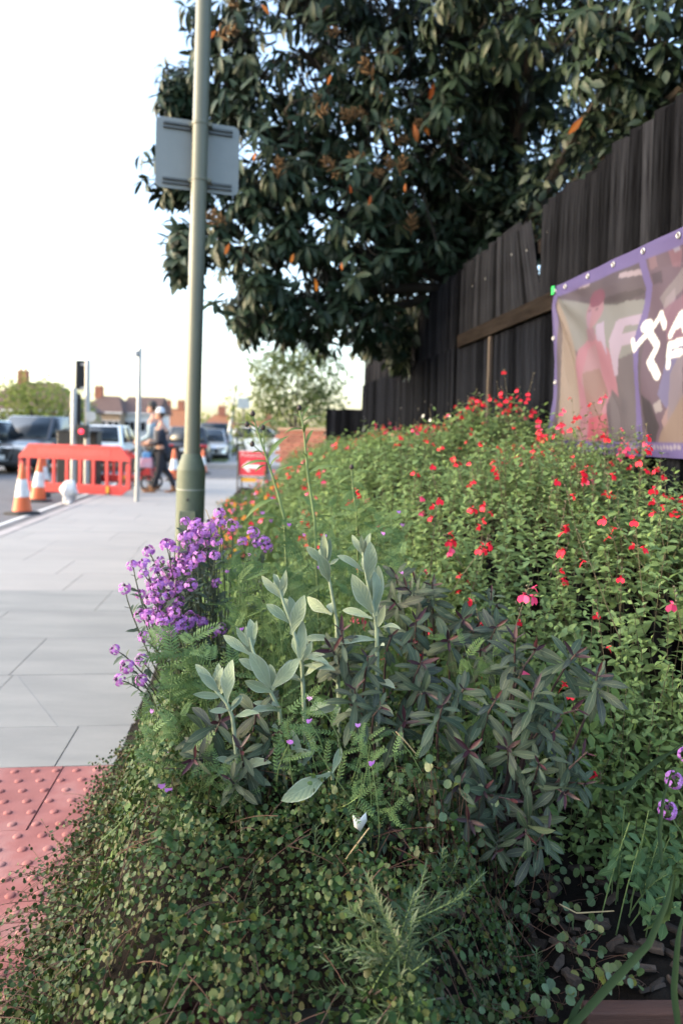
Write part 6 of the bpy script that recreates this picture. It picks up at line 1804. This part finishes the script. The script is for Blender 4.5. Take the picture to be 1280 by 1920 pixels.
knapweed('short knapweed stalk with one dark bud over the sage', [(668, 960), (662, 920), (660, 895), (659, 884)], 2.2, [((660, 892), (632, 898), -.02), ((660, 890), (690, 872), -.02), ((661, 905), (685, 908), -.03), ((663, 920), (640, 925), -.03)], [((659, 876), (659, 885))])

reseed(109)
# ================================================================== creeping wire vine over the near corner
def vine():
    root = thing('wire_vine', (-0.15, 1.4, 0.1), 'mat of small round-leaved creeper spilling over the near corner onto the red paving', 'creeper')
    lv, paths = Leaves(), []
    n = 47000
    Y = rng.uniform(0.88, 2.25, n); X = rng.uniform(-0.80, 0.42, n)
    keep = (X > edge_x(Y) - 0.015) & (rng.uniform(0, 1, n) < np.where(Y > 1.75, .5, 1.0)) & ((Y < 1.7) | (X < edge_x(Y) + .45))
    X, Y = X[keep], Y[keep]; n = len(X)
    hm = mound(X, Y)
    und = 0.030 * np.sin(X * 23 + Y * 11) + 0.026 * np.sin(X * 13 - Y * 31) + 0.018 * np.sin(X * 47 + Y * 39)
    Z = hm * (1 - 0.45 * rng.uniform(0, 1, n) ** 2.2) + und * sstep(hm / .15) + rng.normal(0, .008, n)
    Z = np.maximum(Z, 0.006)
    gx = (mound(X + .01, Y) - mound(X - .01, Y)) / .02; gy = (mound(X, Y + .01) - mound(X, Y - .01)) / .02
    Nn = unit(np.stack([-gx, -gy, np.ones(n)], 1) + np.array([0, -.25, 0]))
    hol = (und > -.032) | (rng.uniform(0, 1, n) < .6)
    X, Y, Z, Nn = X[hol], Y[hol], Z[hol], Nn[hol]; n = len(X)
    P = np.stack([X, Y, Z], 1)
    D = rng.normal(0, 1, P.shape); D = D - Nn * np.sum(D * Nn, 1, keepdims=True) * .6
    kk = rng.uniform(0, 1, n) < .6
    sz = np.where(rng.uniform(0, 1, n) < .2, rng.uniform(.011, .0168, n), rng.uniform(.0056, .0115, n)) * np.where(Y < 1.2, 1.08, 1.0)
    for key, sel in (('round', kk), ('round_b', ~kk)):
        lv.add(key, P[sel], D[sel], Nn[sel] + rng.normal(0, .8, P[sel].shape), sz[sel])
    # wiry stems running over the mat
    for i in range(380):
        j = int(rng.integers(n)); p = Vector(P[j]) + Vector(Nn[j]) * rng.uniform(-.01, .012)
        a = rng.uniform(0, 6.28); L = rng.uniform(.04, .13)
        q = p + Vector((math.cos(a) * L, math.sin(a) * L * .6, 0)); q.z = max(.01, float(mound(q.x, q.y)) + rng.uniform(-.02, .015))
        paths.append((bez(p, (p + q) / 2 + Vector((0, 0, .012)), q, 4), [.0009, .0009, .0008, .0007, .0006]))
    # runners reaching out over the paving and standing up at the edge
    for i in range(290):
        Y0 = rng.uniform(1.02, 2.3); x0 = float(edge_x(Y0)) + rng.uniform(0.02, .16)
        z0 = max(.02, float(mound(x0, Y0)) * rng.uniform(.5, 1.05))
        p = Vector((x0, Y0, z0)); L = rng.uniform(.05, .21) if Y0 < 1.8 else rng.uniform(.04, .11)
        e = p + Vector((-L * rng.uniform(.7, 1.1), rng.normal(-.02, .05), rng.uniform(-.12, .05) * (L / .15)))
        e.z = max(.008, e.z)
        pth = bez(p, p + Vector((-L * .4, 0, .04)), e, 7)
        paths.append((pth, [.0009, .0009, .0008, .0008, .0007, .0006, .0005, .0004]))
        for t in np.arange(.12, 1.0, .085):
            c, tg = along(pth, t); s_ = unit(np.cross(np.array(tg), rng.normal(0, 1, 3)))
            lv.add('round', [np.array(c)], [s_ + np.array(tg) * .3], [np.array([-.2, -.5, .8]) + rng.normal(0, .5, 3)], rng.uniform(.008, .0145) * (1.1 - .45 * t))
    stems(root, paths, M_red_stem, 'stems', 4, False, 'stuff')
    lv.emit(root, TP, [L_vine], 'leaf', 300, 'foliage', 14.0)
vine()
def big_round():
    root = thing('round_leaved_creeper', (0.36, 1.3, .12), 'sparse creeper with larger round leaves over the bark beside the rosemary', 'creeper')
    lv, paths = Leaves(), []
    spots = [(930, 1655), (965, 1670), (995, 1640), (890, 1690), (915, 1715), (885, 1760), (940, 1745), (975, 1735), (1000, 1715), (990, 1700), (1045, 1725), (1070, 1765), (1095, 1795), (1085, 1750), (1150, 1815), (1175, 1805), (1160, 1840), (1130, 1825), (930, 1800), (950, 1815), (1000, 1845), (1010, 1870), (880, 1840), (905, 1870), (960, 1870), (1020, 1680), (1100, 1680), (870, 1620), (1010, 1600), (1070, 1640), (1120, 1740), (960, 1900), (1040, 1890), (1075, 1855), (905, 1905), (940, 1690), (800, 1440), (830, 1480), (790, 1500), (850, 1520), (820, 1550), (880, 1580), (840, 1600), (780, 1560), (870, 1480), (760, 1460)]
    pts = []
    for x, y in spots:
        for k in range(6):
            xx, yy = x + rng.normal(0, 20), y + rng.normal(0, 14)
            z = rng.uniform(.13, .20); p = on_plane(xx, yy, z)
            if yy < 1610: p = at(xx, yy, 1.40 + rng.uniform(-.05, .05))
            if p.y > 1.8: continue
            pts.append(p)
            lv.add('round', [np.array(p)], [rng.normal(0, 1, 3)], [np.array([0, -.6, .8]) + rng.normal(0, .35, 3)], rng.uniform(.013, .021))
    for p in pts:
        q = Vector((p.x + rng.normal(0, .03), p.y + .03, float(soil_z(p.x, p.y)) + .005)); paths.append((bez(p, (p + q) / 2 + Vector((.01, 0, .01)), q, 3), [.0007] * 4))
    for k in range(26):
        a = pts[int(rng.integers(len(pts)))]; c = pts[int(rng.integers(len(pts)))]
        if (a - c).length < .16: paths.append((bez(a, (a + c) / 2 - Vector((0, 0, .02)), c, 4), [.0009] * 5))
    stems(root, paths, M_red_stem, 'stems', 4, False, 'stuff')
    lv.emit(root, TP, [L_vine_big], 'leaf', 300, 'foliage', 3.0)
big_round()

reseed(110)
# ================================================================== rosemary
def sprig_mesh(k):
    r = np.random.default_rng(300 + k); b = MB(); b.cur = 1
    L = 0.125; bend = r.uniform(-.02, .02)
    pth = [Vector((bend * t * t, .012 * t, L * t)) for t in np.linspace(0, 1, 6)]
    b.tube(pth, [.0015, .0014, .0012, .001, .0008, .0006], 5)
    b.cur = 0
    tn = leaf_tpl(2, .15, 'needle', .25, .1)
    for i in range(44):
        t = .06 + .94 * i / 44; c, tg = along(pth, t); a = i * 2.4 + r.uniform(-.3, .3)
        rad = Vector((math.cos(a), math.sin(a), 0)); up = .35 + .9 * t
        d = unit(np.array(rad + tg * up)); Mx = frames(d[None], np.array(tg)[None])[0] * r.uniform(.019, .030) * (1.1 - .35 * t)
        o = len(b.v)
        for v in tn['V']: b.v.append(tuple(np.array(c) + Mx @ v))
        for f in tn['F']: b.f.append(tuple(int(o + q) for q in f)); b.m.append(0)
    me = b.mesh('sprig', [L_rose, M_green_stem], angle=180)
    me.uv_layers.new(name='UVMap')
    return me
SPR = [sprig_mesh(k) for k in range(5)]
def rosemary(label, base, spots, d0, sc):
    base = Vector(base)
    root = thing('rosemary', base, label, 'shrub', 'rosemary clumps')
    paths = []
    for x, y, ax, ay in spots:
        d = d0 + rng.uniform(-.05, .06)
        tip = at(x, y, d)
        dr = Vector((ax, -.25, ay)).normalized()
        foot = tip - dr * .125 * sc
        put('sprig', SPR[int(rng.integers(5))], root, Matrix.Translation(foot) @ dr.to_track_quat('Z', 'Y').to_matrix().to_4x4() @ Matrix.Rotation(rng.uniform(0, 6.28), 4, 'Z') @ Matrix.Scale(sc, 4), 'world')
        paths.append((bez(foot, foot - dr * .05, base + Vector((rng.normal(0, .02), rng.normal(0, .02), 0)), 4), [.0015, .0017, .002, .002, .0025]))
    stems(root, paths, M_wood_stem, 'stem', 5)
rosemary('rosemary clump with arching needle-leaved sprigs in the near middle of the bed', (0.10, 1.22, .15),
         [(640, 1700, -.8, .6), (670, 1650, -.5, .9), (715, 1680, -.3, 1), (765, 1660, .1, 1), (820, 1680, .5, 1), (860, 1660, .7, .8), (600, 1790, -1, .25), (640, 1760, -.9, .5), (690, 1740, -.6, .7), (740, 1720, -.2, .9), (790, 1730, .2, .9), (840, 1740, .6, .6), (620, 1850, -1, .1), (670, 1820, -.8, .3), (720, 1800, -.4, .6), (770, 1790, .1, .7), (820, 1800, .5, .5), (680, 1890, -.7, .1), (740, 1870, -.3, .4), (790, 1860, .2, .4), (650, 1900, -.8, .0), (850, 1700, .8, .6), (700, 1700, -.4, .8), (760, 1830, 0, .5), (610, 1820, -1, .3), (580, 1870, -1, .2), (720, 1910, -.5, .2), (800, 1900, .3, .3), (700, 1780, -.7, .5), (660, 1780, -.8, .3), (810, 1640, .3, 1), (880, 1690, .8, .5), (755, 1755, .3, .8), (690, 1850, -.6, .3), (770, 1890, .1, .3)], 1.06, 0.95)
rosemary('thin sprigs of rosemary poking through the creeper below the burgundy shoot', (0.20, 1.45, .15),
         [(585, 1560, -.1, 1), (840, 1590, .2, 1), (870, 1610, .5, 1), (465, 1640, -.2, 1), (900, 1640, .5, .8), (910, 1800, .6, .6), (1000, 1790, -.2, .8)], 1.25, .75)

reseed(111)
# ================================================================== strap leaves at the near right corner
def straps():
    root = thing('iris_clump', (0.62, 1.30, .12), 'long green strap leaves arching across the near right corner', 'plant')
    tp = leaf_tpl(12, .055, 'strap', .5, 0)
    for pts, w, d in (([(1040, 1960), (1130, 1860), (1215, 1770), (1250, 1690), (1262, 1640)], .0095, 1.10), ([(1275, 1960), (1262, 1860), (1270, 1760), (1283, 1700)], .008, 1.12), ([(1110, 1470), (1150, 1480), (1185, 1465), (1230, 1430), (1290, 1385)], .006, 1.45), ([(1060, 1950), (1075, 1900), (1095, 1865)], .008, 1.10), ([(1240, 1620), (1235, 1560), (1242, 1500), (1260, 1440)], .006, 1.38), ([(1165, 1490), (1195, 1455), (1235, 1420), (1290, 1400)], .006, 1.5), ([(1262, 1640), (1250, 1720), (1205, 1745)], .008, 1.2)):
        P = [at(x, y, d + .02 * i) for i, (x, y) in enumerate(pts)]
        fine = [along(P, t)[0] for t in np.linspace(0, 1, 15)]
        b = MB(); V, Fc = [], []
        for i, p in enumerate(fine):
            tg = along(P, i / 14)[1]; sd = tg.cross(Vector((0, -1, .35))).normalized(); nm = sd.cross(tg)
            ww = .72 * w * (0.75 + .25 * min(1, i / 3)) * (1 - (i / 14) ** 3 * .9)
            V += [p - sd * ww, p - nm * ww * .35, p + sd * ww]
        for i in range(14):
            for k in range(2): Fc.append((i * 3 + k, i * 3 + k + 1, i * 3 + k + 4, i * 3 + k + 3))
        b.add(V, Fc); me = b.mesh('leaf', L_iris, angle=180); me.uv_layers.new(name='UVMap'); put('leaf', me, root, None, 'world')
straps()
def corner_weeds():
    root = thing('leafy_weed', (0.80, 1.55, .12), 'leafy weed with pale green oval leaves at the right border beside the bark', 'plant')
    lv, paths = Leaves(), []
    for x, y in ((1180, 1540), (1200, 1580), (1165, 1600), (1230, 1600), (1250, 1640), (1265, 1700), (1210, 1650), (1150, 1560), (1240, 1560), (1270, 1600), (1190, 1620), (1265, 1550), (1215, 1520), (1170, 1510), (1250, 1680), (1225, 1700)):
        p = at(x, y, 1.42 + rng.uniform(-.05, .1)); g_ = Vector((p.x + rng.normal(0, .03), p.y + .08, .12))
        pth = bez(p, p.lerp(g_, .5) + Vector((0, 0, .03)), g_, 4); paths.append((pth, [.001, .0012, .0014, .0014, .0016]))
        for i in range(8):
            c, tg = along(pth, i * .1)
            lv.add('oval', [np.array(c)], [rng.normal(0, 1, 3) + np.array([0, -.3, .3])], [np.array([0, -.5, 1.0])], rng.uniform(.02, .038))
    stems(root, paths, M_green_stem); lv.emit(root, TP, [leafmat('shaded_weed_leaf', [(0.040, 0.085, 0.034), (0.055, 0.105, 0.04)], vein=(.08, .13, .06), trans=.2, rough=.6, spec=.2)], 'leaf', 300)  # shade at the right border is put into the darker leaf green
corner_weeds()
# dry straws, a scrap of paper
M_straw = mat('dry_straw', (0.34, 0.26, 0.14), 0.8, scale=30, col2=(0.24, 0.18, 0.10))
for (a, m_, c), d, lab in ((((640, 1622), (662, 1592), (692, 1552)), 1.30, 'dry straw stalk lying on the creeper beside the white scrap'), (((742, 1372), (758, 1388), (778, 1412)), 1.36, 'bent dry straw under the burgundy shoot'), (((1048, 1695), (1080, 1712), (1150, 1708)), 1.42, 'orange-brown twig lying on the bark'), (((386, 955), (398, 985), (404, 1010)), 2.2, 'dry grass stalk in front of the lamp column base')):
    b = MB(); b.tube([at(*a, d), at(*m_, d), at(*c, d + .02)], [.0013, .0015, .0012], 6)
    tag(b.build('dry_stalk', M_straw), lab, 'twig', kind='thing')
p = at(672, 1538, 1.33); b = MB()
b.add([p + Vector(v) for v in ((-.012, 0, .012), (.0, -.004, .002), (.014, .002, .016), (.016, .004, -.002), (.004, 0, -.022), (-.008, .003, -.014))], [(0, 1, 2, 3), (0, 3, 4, 5)])
so = b.build('paper_scrap', mat('white_paper', (0.78, 0.78, 0.76), 0.7)); so.modifiers.new('thickness', 'SOLIDIFY').thickness = .0006
tag(so, 'white scrap of paper caught in the creeper', 'litter', kind='thing')
reseed(60)
# ================================================================== trees and shrubs down the street
L_far = leafmat('far_pale_leaf', [(0.16, 0.20, 0.05), (0.20, 0.235, 0.065), (0.13, 0.175, 0.05)], trans=0.4, rough=.7, spec=.1, mottle=0)
L_white = leafmat('mixed_pale_leaf', [(0.085, 0.125, 0.035), (0.115, 0.15, 0.045), (0.19, 0.21, 0.12), (0.065, 0.10, 0.03)], trans=0.3, rough=.6, spec=.2, mottle=0)  # greens with one paler tone mixed in, varying per leaf
L_yel = leafmat('yellow_green_leaf', [(0.16, 0.19, 0.035), (0.13, 0.165, 0.04)], trans=0.45, rough=.6, spec=.2, mottle=0)
leafy_mass('spring_tree', tuple(at(60, 850, 46)), [(10, 755, 46, (75, 48, 70)), (70, 750, 46, (70, 45, 70)), (118, 760, 47, (55, 40, 60)), (40, 728, 46, (25, 26, 30)), (150, 775, 48, (30, 30, 40))], 'pale green spring tree hiding the left house', 'tree', L_far, 'oval', .30, 4.0, 0, .22, min_z=.4)
leafy_mass('young_tree', (at(556, 830, 17.5).x, 17.5, 0), [(545, 720, 17.5, (75, 65, 70)), (600, 700, 17.5, (55, 60, 60)), (505, 690, 17.5, (45, 40, 50)), (560, 660, 17.5, (60, 35, 50)), (610, 760, 17.3, (45, 35, 40)), (510, 745, 17.5, (45, 35, 40))], 'slim young tree with pale leaves against the bright sky beyond the brick wall', 'tree', L_white, 'oval', .10, 6.0, 0, .05, min_z=.9)
leafy_mass('roadside_tree', (at(446, 850, 30).x, 30.0, 0), [(436, 745, 30, (20, 26, 24)), (450, 790, 30, (24, 35, 24)), (444, 828, 30, (16, 22, 20))], 'thin yellow-green tree beside the distant lamp column', 'tree', L_yel, 'oval', .16, 2.2, 0, .06, min_z=.3)
leafy_mass('garden_shrub', (at(500, 830, 21).x, 21.0, 0), [(500, 792, 21, (26, 14, 20)), (520, 796, 21, (24, 12, 20))], 'small dark shrub above the brick wall end', 'shrub', L_herb, 'oval', .08, 3, 0, .03, min_z=.2)
leafy_mass('low_hedge', (at(492, 830, 24).x, 24.0, 0), [(485, 820, 24, (26, 14, 30)), (512, 826, 24, (26, 14, 30))], 'low green hedge beyond the red arrow sign', 'hedge', L_far, 'oval', .10, 3, 0, .03, min_z=.0)
leafy_mass('far_treeline', (at(390, 830, 130).x, 130.0, 0), [(370, 795, 130, (40, 18, 60)), (440, 790, 130, (40, 20, 60)), (320, 800, 132, (40, 14, 60)), (505, 785, 125, (50, 26, 60)), (575, 780, 120, (60, 34, 60))], 'hazy line of distant trees at the end of the street', 'trees', L_yel, 'oval', .7, 3, 0, .3, min_z=0, kind='stuff')
